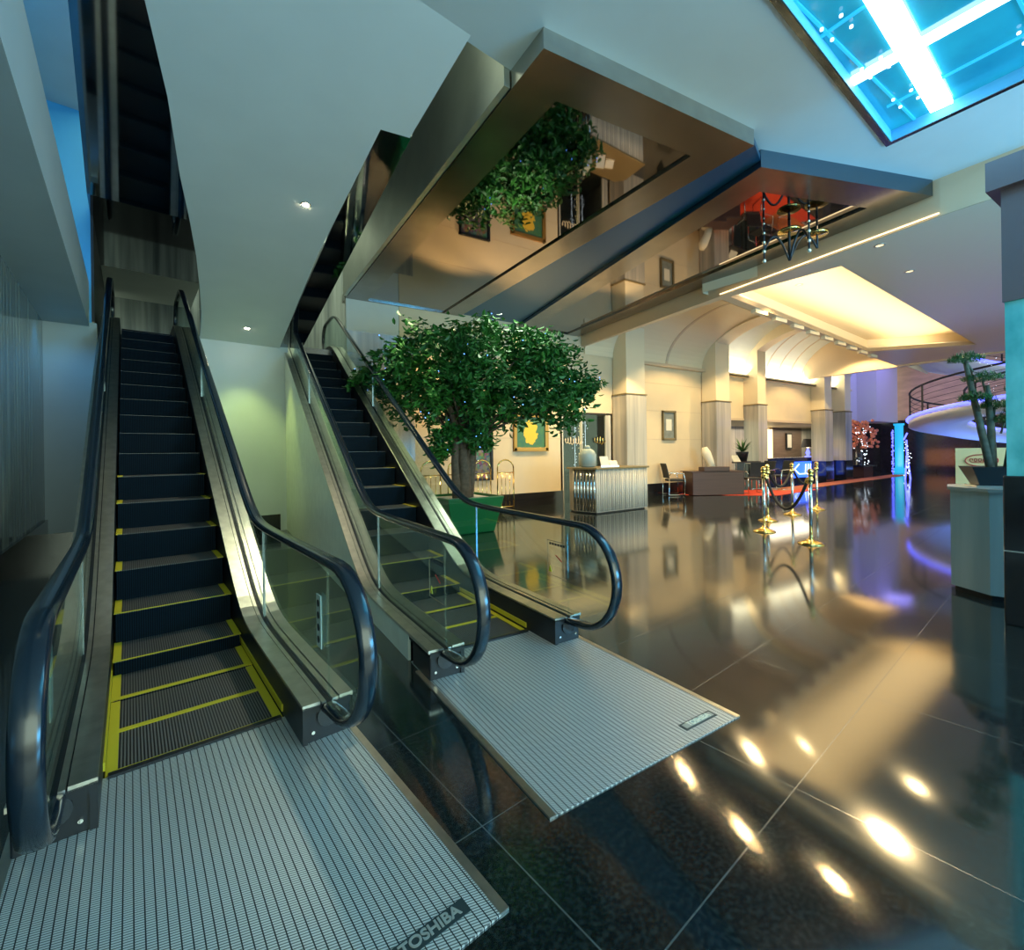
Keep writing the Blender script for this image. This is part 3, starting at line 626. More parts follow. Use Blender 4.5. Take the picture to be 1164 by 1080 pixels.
def rail_path():
    p = [(-.12, .13), (-.25, .15)]
    for i in range(17):
        a = -PI / 2 - PI * i / 16; p.append((-.42 + .34 * math.cos(a), .51 + .34 * math.sin(a)))
    y = -.30
    while y < 8.3: p.append((y, Z_RAIL(y))); y += .1
    for i in range(1, 13):
        a = PI / 2 - PI * i / 12; p.append((8.35 + .32 * math.cos(a), 4.03 + .32 * math.sin(a)))
    return p
def make_escalator(loc, rz, label):
    e = empty('escalator', (*loc, 0), rz); tag(e, label, 'escalator', 'escalators')
    k = [0]
    pitch = .385; nst = 20
    for i in range(nst):                                     # steps: tread, yellow borders, riser
        y0 = .06 + i * pitch; z = Z_STEP(y0 + .1); zn = Z_STEP(y0 + .1 - pitch) if i else z
        s = MB().box(-.335, .335, y0, y0 + pitch + .0, z - .03, z).build('step', 'tread', e)
        yb = MB()
        if i < 5: yb.box(-.335, .335, y0, y0 + (.035 if i < 3 else .014), z - .002, z + .003).build('yellow_border', 'yellow', s)
        if i < 9:
            MB().box(-.345, -.305, y0, y0 + pitch, z - .002, z + .004).build('yellow_border', 'yellow', s); MB().box(.305, .345, y0, y0 + pitch, z - .002, z + .004).build('yellow_border', 'yellow', s)
        zl = min(z - .03, zn - .02)
        if z - zn > .005: MB().box(-.335, .335, y0 - .006, y0 + .012, zn - .02, z - .004).build('riser', 'riser', s)
    b = MB()                                                 # dark pit below the steps
    b.strip([(y, Z_STEP(y) - .22 if y > .9 else -.01) for y in YS if y > .0], [(y, Z_STEP(y) - .34 if y > .9 else -.05) for y in YS if y > .0], -.36, .36).build('step_band_tray', 'black', e)
    for sx in (-1, 1):
        def bx(a, c): return (min(sx * a, sx * c), max(sx * a, sx * c))
        x0, x1 = bx(.352, .375)
        MB().strip([(y, Z_DECK(y) - .012) for y in YS], [(y, max(-.02, Z_DECK(y) - .42)) for y in YS], x0, x1).build('skirt_panel', 'black', e)
        if True:
            y_ = [y for y in YS if y < 1.5]
            x0, x1 = bx(.345, .353); MB().strip([(y, .055) for y in y_ if y > .02], [(y, .02) for y in y_ if y > .02], x0, x1).build('yellow_skirt_line', 'yellow', e)
        for a, c, dz in ((.352, .432, 0), (.438, .458, -.006), (.488, .515, -.004), (.521, .585, 0)):
            x0, x1 = bx(a, c)
            MB().strip([(y, Z_DECK(y) + dz) for y in YS], [(y, Z_DECK(y) - .02) for y in YS], x0, x1).build('decking', 'deck', e)
        x0, x1 = bx(.375, .575)
        MB().strip([(y, Z_DECK(y) - .014) for y in YS], [(y, Z_DECK(y) - .05) for y in YS], x0, x1).build('deck_gap', 'black', e)
        x0, x1 = bx(.565, .583)
        ye = [y for y in YS if y > -.02]
        MB().strip([(y, Z_DECK(y) - .01) for y in ye], [(y, 0.001) if y < 6.6 else (y, Z_DECK(y) - 1.1) for y in ye], x0, x1).build('side_panel', 'steelside', e)
        # newel block
        x0, x1 = bx(.36, .575)
        nb = MB().box(x0, x1, -.27, .02, 0, .172).build('newel_base', 'black', e, bevel=.008)
        b = MB()
        for xx in (.40, .54): b.lathe([(.008, 0), (.008, .004)], 10, (0, 0, 0)); 
        b = MB()
        for xx in (.40, .54):
            b.tube([(sx * xx, -.27, .05), (sx * xx, -.277, .05)], .008, 8)
        b.build('screws', 'chrome', nb)
        MB().lathe([(.055, 0), (.055, .02)], 20).build('rail_inlet', 'rubber', nb).matrix_local = Matrix.Translation((sx * .473, -.262, .115)) @ Matrix.Rotation(R(90), 4, 'X')
        # glass
        path = rail_path(); gy = [y for y in YS if y >= -.28]
        cx = sx * .473
        b = MB().strip([(y, Z_RAIL(y) - .02) for y in gy], [(y, Z_DECK(y) - .03) for y in gy], cx - .005, cx + .005)
        arc = [(-.42 + .33 * math.cos(a), .51 + .33 * math.sin(a)) for a in [PI / 2 + PI * i / 14 for i in range(15)]]
        b.yz([(-.28, .82), *arc[1:-1], (-.28, .20)], cx - .005, cx + .005)
        arc = [(8.35 + .31 * math.cos(a), 4.03 + .31 * math.sin(a)) for a in [PI / 2 - PI * i / 14 for i in range(15)]]
        b.yz([(8.35, 3.75), *arc], cx - .005, cx + .005)
        g = b.build('glass_panel', 'glass', e)
        jb = MB()
        for yj in (1.1, 4.6): jb.box(cx - .008, cx + .008, yj, yj + .003, Z_DECK(yj), Z_RAIL(yj) - .02)
        jb.build('glass_joint', 'bluefascia', g)
        vs, fs = sweep_rail(path, .038, .022); vs = [(x + cx, y, z) for x, y, z in vs]
        MB().add(vs, fs).build('handrail', 'rubber', e, True)
        vs, fs = sweep_rail([(y, z) for y, z in path], .026, .034); vs = [(x + cx, y, z) for x, y, z in vs]
        if rz:                                               # narrow pale pictogram strip
            lab = MB().box(cx - .010, cx - .006, -.20, -.13, .40, .66).build('warning_label', 'labelclear', g)
            for q in range(4): MB().lathe([(.018, -.001), (.018, .001)], 12).build('pictogram', 'dark', lab).matrix_local = Matrix.Translation((cx - .012, -.165, .44 + q * .06)) @ Matrix.Rotation(R(90), 4, 'Y')
        else:                                                # clear sticker: printed outline, dark heading, yellow triangle
            b = MB(); xa, xb = cx - .009, cx - .006
            b.box(xa, xb, -.27, -.05, .695, .699).box(xa, xb, -.27, -.05, .44, .443).box(xa, xb, -.052, -.049, .44, .70)
            lab = b.build('warning_label', 'rim_print', g)
            b = MB()
            for q in range(6): b.box(xa, xb, -.255 + q * .032, -.235 + q * .032, .667, .684)
            b.build('heading_marks', 'dark', lab)
            MB().yz([(-.10, .465), (-.06, .465), (-.08, .51)], xa - .001, xb).build('warning_triangle', 'yellow', lab)
            MB().yz([(-.22, .565), (-.15, .60), (-.148, .592), (-.218, .557)], xa, xb).build('red_mark', 'redink', lab)
    # landing plate
    p = MB().box(-.575, .575, -1.48, .05, 0.0, .006).build('landing_plate', 'plate', e)
    MB().box(-.60, -.57, -1.48, -.1, 0, .008).build('plate_edge', 'deck', p); MB().box(.57, .60, -1.48, -.1, 0, .008).build('plate_edge', 'deck', p)
    MB().box(-.335, .335, .03, .06, .005, .018).build('comb_plate', 'blackedge', e)
    MB().box(.27, .51, -1.415, -1.365, .006, .0085).build('maker_plate', 'makerplate', p)
    MB().box(-.575, .575, 8.0, 8.9, 3.49, 3.51).build('upper_landing_plate', 'plate', e)
    return e, p
M['steelside'] = mat('pale_side_cladding', (.68, .72, .64), .35, .1, noise=.06)
M['labelclear'] = mat('pale_green_label', (.45, .52, .46), .5)
M['rim_print'] = mat('brown_print_line', (.25, .20, .12), .6); M['blackedge'] = M['black']; M['makerplate'] = mat('charcoal_maker_plate', (.03, .05, .055), .4, .3)
M['white_crystal'] = mat('cut_crystal', (.9, .85, .7), .1, .6); M['chromering'] = mat('satin_ring', (.45, .42, .36), .35, .8)
LEFT = t1(.25, 2.55); RIGHT = (1.61, 2.85)
eL, pL = make_escalator(LEFT, T, 'left escalator beside the dark marble wall, nearest the camera')
eR, pR = make_escalator(RIGHT, 0, 'second escalator, beside the green potted tree')
text_mesh('lettering', 'TOSHIBA', .046, 'label', pL, (.39, -1.39, .0086), bold=.0012); text_mesh('lettering', 'TOSHIBA', .040, 'paper', pR, (.39, -1.39, .0106), bold=.0008)
mpl = [c for c in pR.children if c.name.startswith('maker_plate')][0]; MB().box(.283, .497, -1.406, -1.374, .0085, .0095).build('plate_face', 'label', mpl)

# ------------------------------------------------------------------ big potted tree
TP = (3.62, 7.35)
tr = empty('potted_tree', (*TP, 0)); tag(tr, 'large leafy ficus tree in a green pot beside the right escalator', 'tree')
b = MB(); b.add([(-.40, -.40, 0), (.40, -.40, 0), (.40, .40, 0), (-.40, .40, 0), (-.53, -.53, .62), (.53, -.53, .62), (.53, .53, .62), (-.53, .53, .62), (-.48, -.48, .62), (.48, -.48, .62), (.48, .48, .62), (-.48, .48, .62), (-.47, -.47, .5), (.47, -.47, .5), (.47, .47, .5), (-.47, .47, .5)],
  [(3, 2, 1, 0), (0, 1, 5, 4), (1, 2, 6, 5), (2, 3, 7, 6), (3, 0, 4, 7), (4, 5, 9, 8), (5, 6, 10, 9), (6, 7, 11, 10), (7, 4, 8, 11), (8, 9, 13, 12), (9, 10, 14, 13), (10, 11, 15, 14), (11, 8, 12, 15)])
b.build('pot', 'greenpot', tr, bevel=.02); MB().box(-.475, .475, -.475, .475, .45, .58).build('pebbles', 'soil', tr, bevel=.02)
tb = MB()
rnd = random.Random(3)
tb.tube([(0, 0, .5), (.03, 0, 1.1), (-.02, .02, 1.6), (.02, 0, 2.3)], [.14, .11, .10, .07], 10)
tb.tube([(.1, .05, .5), (.16, .03, 1.0), (.2, .0, 1.6), (.28, -.05, 2.4)], [.11, .09, .08, .05], 10)
tb.tube([(-.12, 0, .5), (-.17, -.03, 1.2), (-.14, -.05, 1.8), (-.4, -.1, 2.5)], [.09, .07, .06, .04], 8)
tips = []
clumps = [(-1.25, .1, 2.55, .45), (-.95, -.3, 2.9, .55), (-.75, .3, 2.35, .5), (-.3, -.4, 3.1, .65), (-.35, .3, 2.6, .6), (0, 0, 3.35, .6), (.35, -.4, 2.85, .65), (.2, .5, 2.5, .6), (.6, .1, 3.2, .6), (.85, -.3, 2.5, .6), (1.15, .2, 2.85, .6), (1.35, -.2, 2.35, .5), (1.55, .1, 3.0, .45), (1.85, 0, 2.55, .4), (1.75, -.2, 2.15, .35), (.55, -.2, 2.15, .45), (-.1, -.5, 2.35, .5), (1.2, -.3, 3.2, .4), (-.2, -.15, 1.75, .24), (-.35, -.1, 1.45, .2), (.3, -.1, 1.6, .2), (2.15, .05, 2.5, .25), (-1.6, 0, 2.75, .25)]
cr, sr = math.cos(-R(32.3)), math.sin(-R(32.3))
for i, (u, v, z, r) in enumerate(clumps):
    x, y = u * cr - v * sr, u * sr + v * cr; tips.append((x, y, z, r))
    st0 = Vector((.05, 0, 1.5 if z > 2 else 1.2)); tb.tube([st0, Vector((x * .45, y * .45, st0.z + (z - st0.z) * .6)), Vector((x, y, z))], [.035, .022, .008], 6)
tb.build('trunk', 'bark', tr, True)
lv, lf = [], []
def add_leaf(V, F, p, s, rnd):
    d = Vector((rnd.gauss(0, 1), rnd.gauss(0, 1), rnd.gauss(-.5, .5))).normalized(); q = d.cross(Vector((rnd.gauss(0, .5), rnd.gauss(0, .5), 1))).normalized(); nn = d.cross(q)
    n = len(V); L_ = s * rnd.uniform(.75, 1.25); W_ = L_ * .24
    for a, c, h in ((0, 0, 0), (.35, 1, .1), (.75, .75, .05), (1, 0, -.12), (.75, -.75, .05), (.35, -1, .1)): V.append(tuple(p + d * a * L_ + q * c * W_ + nn * h * L_))
    F += [(n, n + 1, n + 2, n + 3), (n, n + 3, n + 4, n + 5)]
for x, y, z, r in tips:
    ns = int(34 * r / .45) + 4
    for j in range(ns):
        while True:
            d = Vector((rnd.uniform(-1, 1), rnd.uniform(-1, 1), rnd.uniform(-1, 1)))
            if d.length < 1: break
        c = Vector((x, y, z)) + Vector((d.x * r * 1.15, d.y * r * 1.15, d.z * r * .8)); ax = Vector((d.x, d.y, d.z * .3 - .25)).normalized()
        for m_ in range(15):
            add_leaf(lv, lf, c + ax * (m_ / 15 - .3) * r * .8 + Vector((rnd.gauss(0, .05), rnd.gauss(0, .05), rnd.gauss(0, .045))), .125, rnd)
fo = MB(); fo.v = lv; fo.f = lf
fo.build('foliage', 'leaf', tr)['kind'] = 'stuff'
b = MB()
for k in range(80):
    x, y, z, r = rnd.choice(tips); b.ball((x + rnd.uniform(-r, r), y + rnd.uniform(-r, r), z + rnd.uniform(-r, r) * .8), .009, 5)
b.build('fairy_lights', 'fairy', tr)['kind'] = 'stuff'
spot('tree_spot', (TP[0] + .6, TP[1] - .9, 4.5), 190, (.85, 1, .75), 80, (0, 0, 0))
spot('tree_spot_side', (TP[0] - 1.3, TP[1] - .6, 4.5), 190, (.9, 1, .5), 50)

# ------------------------------------------------------------------ counter, jar, leaflets
dk = empty('welcome_counter', (7.7, 7.8, 0)); tag(dk, 'ribbed steel counter with mirrored end standing before the first column', 'counter')
body = [(-.95, .25), (-.80, -.30), (.85, -.22), (.90, .40), (.75, .55), (-.85, .55)]
b = MB(); 
MB().prism(body, .03, .97).build('counter_body', 'marble', dk)
b = MB()
for i in range(26):
    u = i / 25; x = -.80 + 1.65 * u; y = -.30 + .08 * u; b.lathe([(.03, .05), (.03, .965)], 8, (x, y, 0))
b.build('fluted_front', 'cladsteel', dk, True)
b = MB()
for i in range(7): u = i / 6; b.lathe([(.035, .05), (.035, .965)], 8, (-.95 + .13 * u, .25 - .5 * u, 0))
b.build('mirrored_end', 'chrome', dk, True)
MB().prism(inset(body, -.06), .97, 1.01).build('countertop', 'darkframe', dk, bevel=.006)
MB().prism(inset(body, .03), 0, .05).build('plinth', 'black', dk)
jr = empty('storage_jar', (7.05, 7.95, 1.01)); tag(jr, 'squat greenish glass jar with stopper on the ribbed steel counter', 'jar')
MB().lathe([(.13, 0), (.19, .03), (.20, .28), (.15, .38), (.08, .42)], 22).build('jar_body', 'tealstone', jr, True); MB().lathe([(.07, .42), (.07, .46), (.03, .5)], 14).build('stopper', 'tealstone', jr, True)
for i, (x, y, lb) in enumerate(((7.45, 7.8, 'pale leaflet stand leaning next to the glass jar on the counter'), (7.75, 7.82, 'square white card holder on the counter, right of the leaflet stand'))):
    r_ = empty('leaflet_holder', (x, y, 1.01), R(-20)); tag(r_, lb, 'leaflet holder', 'leaflet holders on the counter')
    MB().add([(-.1, -.02, 0), (.1, -.02, 0), (.1, .08, .24 - .1 * i), (-.1, .08, .24 - .1 * i), (-.1, 0, 0), (.1, 0, 0), (.1, .10, .24 - .1 * i), (-.1, .10, .24 - .1 * i)], [(0, 1, 2, 3), (7, 6, 5, 4), (0, 4, 5, 1), (1, 5, 6, 2), (2, 6, 7, 3), (3, 7, 4, 0)]).build('leaflet', 'paper', r_)
    MB().box(-.11, .11, -.04, .1, 0, .02).build('base', 'chrome', r_)

# ------------------------------------------------------------------ pictures on the back wall
def picture(name, x0, x1, z0, z1, fm, im, label, fw=.07, mat_=None):
    cx, cz = (x0 + x1) / 2, (z0 + z1) / 2; r_ = empty(name, (cx, BW, cz)); tag(r_, label, 'picture'); a, c = (x1 - x0) / 2, (z1 - z0) / 2
    b = MB()
    for q in ((-a, a, -c, -c + fw), (-a, a, c - fw, c), (-a, -a + fw, -c, c), (a - fw, a, -c, c)): b.box(q[0], q[1], -.06, 0, q[2], q[3])
    b.build('frame', fm, r_, bevel=.01)
    MB().box(-a + fw, a - fw, -.02, -.005, -c + fw, c - fw).build('canvas', im, r_)
    return r_
picture('framed_painting', 6.17, 7.22, 1.40, 2.35, 'frame', 'painting', 'gilt-framed painting of yellow flowers on green, half behind leaves', .09)
p_ = picture('framed_print', 11.68, 12.30, 1.70, 2.62, 'darkframe', 'print_', 'small print in an antique brass frame between two columns', .06)
MB().box(-.13, .13, -.03, -.02, -.16, .2).build('inner_print', 'paper', p_)
picture('framed_poster', 4.75, 5.55, .72, 2.7, 'black', 'poster', 'tall colourful street scene poster behind the tree trunk', .05)
b = MB()
# luggage railing
rl = empty('brass_railing', (4.35, 9.2, 0)); tag(rl, 'low brass hoop railing behind the green pot', 'railing')
for i in range(4):
    x = -.8 + i * .62; b = MB(); pts = [(x, 0, 0), (x, 0, 1.0)] + [(x + .22 - .22 * math.cos(PI * k / 8), 0, 1.0 + .2 * math.sin(PI * k / 8)) for k in range(9)] + [(x + .44, 0, 1.0), (x + .44, 0, 0)]
    b.tube(pts, .018, 6); b.tube([(x, 0, .9), (x + .44, 0, .9)], .012, 6)
    for k in range(1, 4): b.tube([(x + .11 * k, 0, .1), (x + .11 * k, 0, .9)], .009, 5)
    b.tube([(x, 0, .1), (x + .44, 0, .1)], .012, 6); b.build('hoop', 'gold', rl, True)
for i, x in enumerate((7.0, 7.12)):
    tag(MB().lathe([(.045, 0), (.04, .08), (.02, .11)], 10, (x - .3, 9.6, .34 - .0)).build('door_stop', 'black'), 'small dark knob on the black skirting near the painting', 'knob', 'knobs on the skirting') if False else None

# ------------------------------------------------------------------ stanchions and ropes
def make_stanchion():
    r_ = empty('stanchion', (0, 0, 0))
    MB().lathe([(.17, 0), (.17, .012), (.13, .03), (.07, .05), (.035, .075), (.03, .1)], 26).build('base', 'gold', r_, True)
    MB().lathe([(.024, .09), (.024, .90)], 16).build('post', 'chrome', r_, True)
    MB().lathe([(.038, .88), (.038, .93), (.028, .95), (.028, .97), (.04, .98), (.04, 1.0)], 16).build('collar', 'gold', r_, True)
    b = MB().ball((0, 0, 1.035), .042, 14); b.build('finial', 'gold', r_, True)
    return r_
SP = [(7.12, 3.30), (7.60, 4.24), (8.81, 4.84), (10.03, 5.0), (11.33, 5.12)]
slab = ['polished brass rope post nearest the planter, frontmost of the five', 'brass rope post at the left end of the front rope', 'brass rope post standing just behind the left front post', 'brass rope post in the middle of the back row', 'farthest brass rope post, behind the front right post']
s0 = make_stanchion()
for i, (x, y) in enumerate(SP):
    o = s0 if i == 0 else copy_tree(s0); o.location = (x, y, 0); tag(o, slab[i], 'rope post', 'brass stanchions')
def rope(a, c, sag, label):
    a, c = Vector((*a, .94)), Vector((*c, .94)); d = (c - a).normalized(); a = a + d * .04; c = c - d * .04
    pts = [a.lerp(c, k / 20) - Vector((0, 0, sag * (1 - (2 * k / 20 - 1) ** 2))) for k in range(21)]
    r_ = empty('barrier_rope', tuple(a)); tag(r_, label, 'rope', 'barrier ropes')
    b = MB().tube([p - a for p in pts], .022, 10); b.build('rope_body', 'rope', r_, True)
    b = MB()
    for p, q in ((pts[0], pts[1]), (pts[-1], pts[-2])): b.tube([p - a, (p + (q - p) * .8) - a], .027, 10)
    b.build('end_cap', 'gold', r_, True)
rope(SP[0], SP[1], .50, 'black velvet rope sagging deepest between the two front brass posts')
rope(SP[2], SP[3], .32, 'black velvet rope hanging from the post just behind the left front post')
rope(SP[3], SP[4], .32, 'black velvet rope between the two farthest brass posts')

# ------------------------------------------------------------------ right pillar, planter, bonsai
pil = empty('pillar', (5.28, .1, 0)); tag(pil, 'square pillar with glossy turquoise panels with painted reflections over a black stone base', 'pillar', kind='thing')
MB().box(-.24, .24, -.95, .88, 0, 1.13).build('stone_base', 'navystone', pil, bevel=.01) if 'navystone' in M else MB().box(-.24, .24, -.95, .88, 0, 1.13).build('stone_base', 'blackstone', pil, bevel=.01)
MB().box(-.245, -.238, -.95, .885, .555, .565).build('joint_line', 'label', pil)
MB().box(-.22, .24, -.95, .86, 1.13, 2.45).build('glossy_panel', 'cyangloss', pil)
MB().box(-.235, .24, -.95, .87, 2.45, 3.55).build('upper_panel', 'bronzepanel', pil) if False else MB().box(-.235, .24, -.95, .87, 2.45, 3.3).build('upper_panel', 'bronze', pil)
MB().box(-.30, .26, -.95, .94, 3.3, 3.52).build('capital', 'bronze', pil)
PB = (6.14, 1.12)
ped = empty('octagonal_pedestal', (*PB, 0)); tag(ped, 'octagonal grey marble pedestal in front of the turquoise pillar', 'pedestal')
oc = [(.46 * math.cos(R(22.5 + 45 * k) + R(14)), .46 * math.sin(R(22.5 + 45 * k) + R(14))) for k in range(8)]
MB().prism(oc, .05, .95).build('pedestal_body', 'tealstone', ped); MB().prism(inset(oc, .03), 0, .05).build('plinth', 'black', ped); MB().prism(inset(oc, -.02), .95, .98).build('top_slab', 'label', ped)
ms = [MB().ball((random.gauss(0, .16), random.gauss(0, .16), .985), random.uniform(.015, .03), 6) for _ in range(0)]
bp = empty('potted_bonsai', (PB[0] - .03, PB[1] + .13, .98), R(28)); bp.scale = (.78, .78, .76); tag(bp, 'three-stemmed topiary pine in a dark square pot on the octagonal pedestal', 'plant')
b = MB(); b.add([(-.16, -.16, 0.02), (.16, -.16, .02), (.16, .16, .02), (-.16, .16, .02), (-.25, -.25, .25), (.25, -.25, .25), (.25, .25, .25), (-.25, .25, .25), (-.22, -.22, .23), (.22, -.22, .23), (.22, .22, .23), (-.22, .22, .23)],
   [(3, 2, 1, 0), (0, 1, 5, 4), (1, 2, 6, 5), (2, 3, 7, 6), (3, 0, 4, 7), (4, 5, 9, 8), (5, 6, 10, 9), (6, 7, 11, 10), (7, 4, 8, 11), (8, 9, 10, 11)]); b.build('pot', 'black', bp, bevel=.008)
MB().box(-.2, .2, -.2, .2, 0, .02).build('saucer', 'chrome', bp)
# work in view-aligned offsets: u along the lobby cross direction
def uv(u, v, z): a = R(-80) - R(28); return (u * math.cos(a) - v * math.sin(a), u * math.sin(a) + v * math.cos(a), z)
tb = MB(); fo = MB(); rr = random.Random(5)
stems = [[(-.02, 0, .22), (-.10, 0, .75), (-.17, 0, 1.2), (-.22, 0, 1.55)], [(.0, .02, .22), (-.01, .02, .7), (-.03, .02, 1.1), (-.04, .02, 1.25)], [(.12, 0, .22), (.18, 0, .7), (.24, 0, 1.0), (.3, 0, 1.2)]]
for s_ in stems: tb.tube([uv(*p) for p in s_], [.042, .038, .032, .025], 8)
pads = [(-.22, 0, 1.58, .17), (-.08, .05, 1.33, .19), (-.14, -.05, 1.08, .15), (.02, .05, .98, .14), (.3, 0, 1.17, .2), (.1, .1, .8, .15), (.24, .05, .9, .15), (.28, 0, .58, .12)]
for u, v, z, r in pads:
    tb.tube([uv(u * .7, v, z - .15), uv(u, v, z)], .012, 5)
    for k in range(700):
        a = rr.uniform(0, 2 * PI); q = r * math.sqrt(rr.random()); zz = z + rr.uniform(-.03, .10) * (1.25 - q / r); c = uv(u + q * math.cos(a), v + q * math.sin(a), zz)
        d = Vector((rr.gauss(0, 1), rr.gauss(0, 1), rr.uniform(.0, 1.2))).normalized() * .06; e_ = d.cross(Vector((0, 0, 1))).normalized() * .006
        c = Vector(c); fo.add([c - e_, c + e_, c + d], [(0, 1, 2)])
tb.build('stems', 'trunk', bp, True); fo.build('foliage', 'bonsai', bp)['kind'] = 'stuff'
b = MB()
for k in range(34): b.ball(uv(rr.uniform(-.12, .06), .2, rr.uniform(.3, 1.7)), .004, 5)
b.build('fairy_lights', 'white_bits', bp)['kind'] = 'stuff'
sg = empty('card_sign', (7.25, 1.42, 0), R(-76)); tag(sg, 'beige card sign with a red oval emblem behind the pot', 'sign')
MB().box(-.36, .36, 0, .03, .42, 1.34).build('board', 'cardsign', sg); MB().box(-.02, .02, .03, .06, 0, 1.2).box(-.22, .22, -.12, .14, 0, .03).build('stand', 'dark', sg)
b = MB().tube([(-.15 + .13 * math.cos(2 * PI * k / 24), -.004, 1.2 + .065 * math.sin(2 * PI * k / 24)) for k in range(25)], .006, 5); b.build('oval_emblem', 'redink', sg)
MB().tube([(-.24 + .18 * k / 40 + .02 * math.cos(k * .8), -.005, 1.2 + .024 * math.sin(k * .8)) for k in range(41)], .0035, 5).build('script_lettering', 'redink', sg, True)
b = MB()
for z in (1.24, 1.21, 1.17): b.box(.16, .31, -.004, 0, z, z + .008)
b.build('printed_lines', 'dark', sg)

# ------------------------------------------------------------------ brown desk group
rg = struct(MB().prism([(11.9, 9.3), (13.9, 7.35), (17.0, 7.6), (16.6, 8.4), (12.6, 9.6)], 0, .01).build('floor', 'red'), 'red rug under the brown desk', 'rug')
ds = empty('reception_desk', (12.85, 8.75, 0), R(-28)); tag(ds, 'dark brown veneered desk with raised centre on the red rug', 'desk')
MB().box(-.8, .8, -.35, .35, 0.01, .70).build('desk_body', 'wood', ds, bevel=.01); MB().box(-.45, .35, -.37, .0, .73, .86).build('raised_front', 'wood', ds, bevel=.01); MB().box(-.85, .85, -.34, .4, .70, .73).build('desktop', 'wood', ds, bevel=.006)
dc = empty('desk_statue', (12.95, 8.93, .73), R(-28)); tag(dc, 'pale carved leaning ornament standing on the brown desk', 'ornament')
MB().lathe([(.14, 0), (.14, .04), (.1, .05)], 12).build('base', 'paper', dc)
MB().tube([(.1, 0, .05), (.02, 0, .3), (-.1, 0, .55), (-.15, 0, .72)], [.10, .12, .14, .08], 10).build('carving', 'paper', dc, True)
def make_chair(m='chair'):
    r_ = empty('office_chair', (0, 0, 0))
    MB().box(-.24, .24, -.24, .22, .42, .49).build('seat', m, r_, bevel=.03)
    b = MB(); vs = []
    for k in range(6):
        z = .52 + k * .09; y = .23 + .10 * (k / 5) ** 1.3; vs += [(-.22, y, z), (.22, y, z), (.22, y + .04, z), (-.22, y + .04, z)]
    fs = [(3, 2, 1, 0), (20, 21, 22, 23)] + [(4 * i + j, 4 * i + (j + 1) % 4, 4 * i + 4 + (j + 1) % 4, 4 * i + 4 + j) for i in range(5) for j in range(4)]
    b.add(vs, fs).build('backrest', m, r_, bevel=.015)
    for s in (-1, 1):
        MB().tube([(s * .27, -.2, .02), (s * .27, -.22, .45), (s * .27, -.18, .66), (s * .27, .2, .68), (s * .25, .25, .6)], .014, 6).build('armrest', 'chrome', r_, True)
        MB().tube([(s * .27, -.22, .02), (s * .27, .28, .02), (s * .25, .25, .5)], .014, 6).build('leg', 'chrome', r_, True)
    return r_
chs = [(11.75, 9.3, R(60), 'black visitor chair at the left end of the brown desk'), (15.3, 8.55, R(-100), 'black visitor chair facing the side table, nearer the brown desk'), (16.0, 8.35, R(-110), 'black visitor chair beside the third column, farther from the desk'), (13.95, 8.15, R(150), 'black chair close to the right end of the brown desk')]
c0 = make_chair()
for i, (x, y, a, lb) in enumerate(chs):
    o = c0 if i == 0 else copy_tree(c0); o.location = (x, y, .011); o.rotation_euler = (0, 0, a); tag(o, lb, 'chair', 'visitor chairs')
tbq = empty('side_table', (15.08, 9.3, 0)); tag(tbq, 'dark high side table with thin metal legs between columns', 'table')
MB().box(-.6, .9, -.3, .3, .92, .96).build('tabletop', 'dark', tbq)
for sx in (-.55, .85):
    for sy in (-.26, .26): MB().tube([(sx, sy, 0), (sx, sy, .92)], .02, 6).build('leg', 'chrome', tbq)
sp2 = empty('spiky_plant', (15.35, 9.3, .96)); tag(sp2, 'spiky grass plant in a black pot on the high side table', 'plant')
MB().lathe([(.14, 0), (.2, .3), (.21, .34)], 16).build('pot', 'black', sp2, True)
b = MB()
for k in range(46):
    a = rr.uniform(0, 2 * PI); l = rr.uniform(.35, .75); e_ = rr.uniform(.3, 1.1); d = Vector((math.cos(a) * math.cos(e_), math.sin(a) * math.cos(e_), math.sin(e_))); q = Vector((-math.sin(a), math.cos(a), 0)) * .022; p0 = Vector((0, 0, .32))
    b.add([p0 - q, p0 + q, p0 + d * l * .6 + q * .7, p0 + d * l - Vector((0, 0, .08)), p0 + d * l * .6 - q * .7], [(0, 1, 2, 3, 4)])
b.build('leaves', 'bonsai', sp2)
cd_ = empty('desk_card', (14.9, 9.2, .96)); tag(cd_, 'open pale booklet propped on the high side table', 'booklet'); MB().add([(-.2, 0, 0), (.2, 0, 0), (.2, .12, .22), (-.2, .12, .22), (-.2, .02, 0), (.2, .02, 0), (.2, .14, .22), (-.2, .14, .22)], [(0, 1, 2, 3), (7, 6, 5, 4), (0, 4, 5, 1), (1, 5, 6, 2), (2, 6, 7, 3), (3, 7, 4, 0)]).build('page', 'paper', cd_)

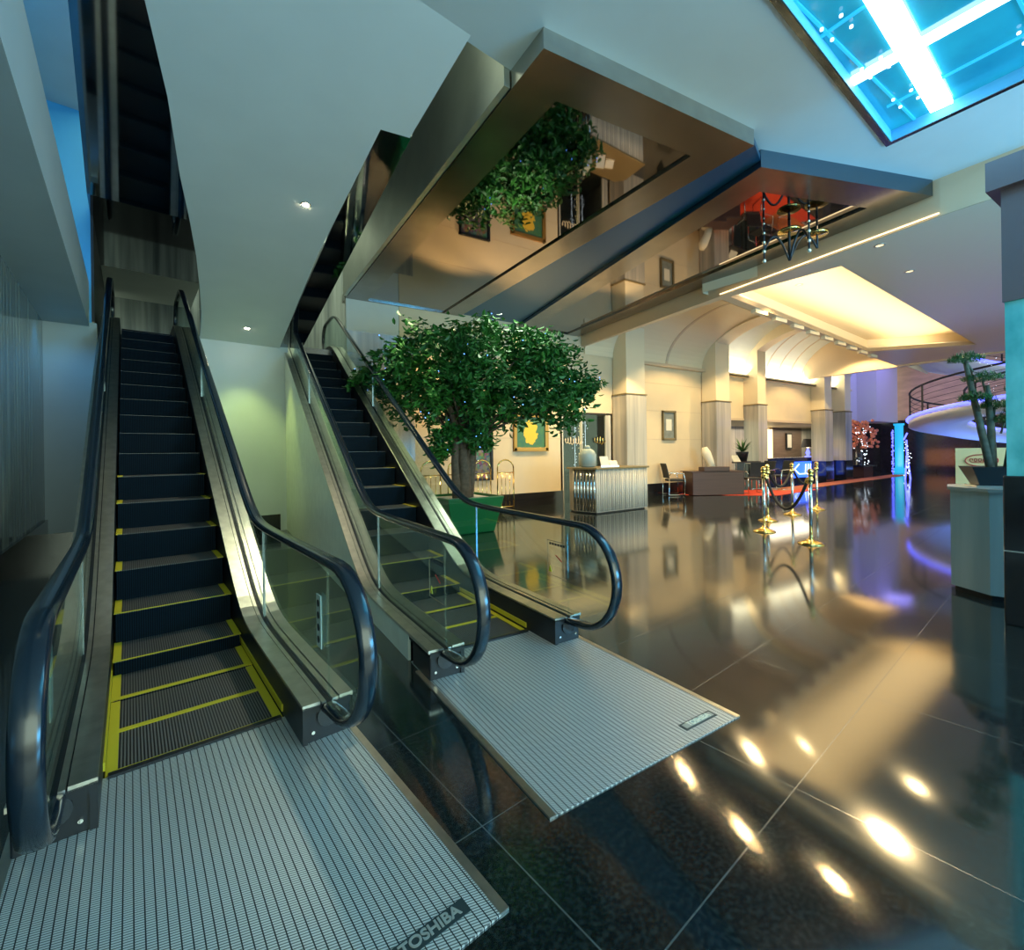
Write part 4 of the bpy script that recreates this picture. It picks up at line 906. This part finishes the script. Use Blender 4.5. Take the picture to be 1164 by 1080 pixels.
# ------------------------------------------------------------------ chandelier under the second tray
ch = empty('chandelier', (6.75, 3.36, 4.61)); tag(ch, 'black curved-arm chandelier with brass discs under the right mirror tray', 'chandelier')
MB().tube([(0, 0, 0), (0, 0, -.62)], .018, 8).build('stem', 'black', ch, True)
MB().lathe([(.14, -.23), (.15, -.20), (.02, -.18)], 20).build('brass_disc', 'gold', ch, True)
for dx, dy, n_, disc in ((-.28, .20, 0, 0), (.30, -.22, 1, 1), (-.1, -.3, 2, 0)):
    pts = [(dx * k / 10, dy * k / 10, -.62 + .34 * math.sin(PI * k / 10 * .85)) for k in range(11)]
    a = MB().tube(pts, .015, 8).build('arm', 'black', ch, True)
    x, y, z = pts[-1]
    if disc:
        MB().tube([(x, y, z), (x, y, 0)], .014, 8).build('stem', 'black', a, True); MB().lathe([(.13, z + .18), (.14, z + .21), (.02, z + .23)], 20, (x, y, 0)).build('brass_disc', 'gold', a, True)
    else:
        b = MB().tube([(x, y, z - .12), (x, y, 0)], .012, 6)
        b.build('hanger', 'black', a, True)
        b = MB()
        for k in range(5): b.ball((x, y, z - .15 + k * .13), .03 - .003 * k, 8)
        b.build('crystal_drops', 'white_crystal', a, True)

# ------------------------------------------------------------------ downlights
def downlight(x, y, z, label, em='cove_dim', r=.05, group='warm recessed downlights'):
    r_ = empty('downlight', (x, y, z)); tag(r_, label, 'downlight', group)
    MB().lathe([(r, 0), (r, -.006), (r + .018, -.006), (r + .02, 0)], 18, caps=False).build('ring', 'chromering', r_, True)
    MB().lathe([(.0001, -.003), (r * .95, -.003), (r * .95, 0), (.0001, 0)], 18).build('lamp', em, r_)
M['cove_dim'] = emis('dim_lamp_face', (1, .75, .4), 1.5)
for i, (x, y, z, lb) in enumerate(((7.1, 5.45, 4.61, 'recessed downlight in the right mirror tray, third from its near corner'), (6.75, 4.15, 4.61, 'recessed downlight in the right mirror tray, second from its near corner'), (7.0, 3.0, 4.61, 'recessed downlight in the right mirror tray, beside the chandelier'),
        (8.0, 2.75, 4.25, 'recessed downlight in the taupe hall ceiling by the near corner of the recess'), (9.6, 2.9, 4.25, 'recessed downlight in the taupe hall ceiling along the near edge of the recess'), (8.6, 4.35, 4.67, 'recessed downlight in the bright recess, at its near end'), (9.9, 4.75, 4.67, 'recessed downlight in the bright recess, second from the near end'), (8.8, 5.2, 4.67, 'recessed downlight in the bright recess, near its vault side'))):
    downlight(x, y, z, lb)
for (x, y, lb, p, c) in ((1.55, 5.45, 'bright star-like downlight in the sloping soffit between the escalators', 60, (1, .9, .6)), (1.50, 8.6, 'small downlight by the wall between the escalators', 45, (.8, 1, .25))):
    X, Y = t1(x, y); z = sz(x, y); r_ = empty('downlight', (X, Y, z)); tag(r_, lb, 'downlight', 'soffit downlights')
    MB().lathe([(.035, -.006), (.055, -.006), (.055, .0), (.035, .0)], 18).build('ring', 'chromering', r_, True)
    MB().lathe([(.0001, -.012), (.034, -.012), (.034, -.006), (.0001, -.006)], 16).build('lamp', 'star_em', r_)
    spot('downlight_beam', (X, Y, z - .05), p * 2.6, c, 95 if y < 7 else 75)
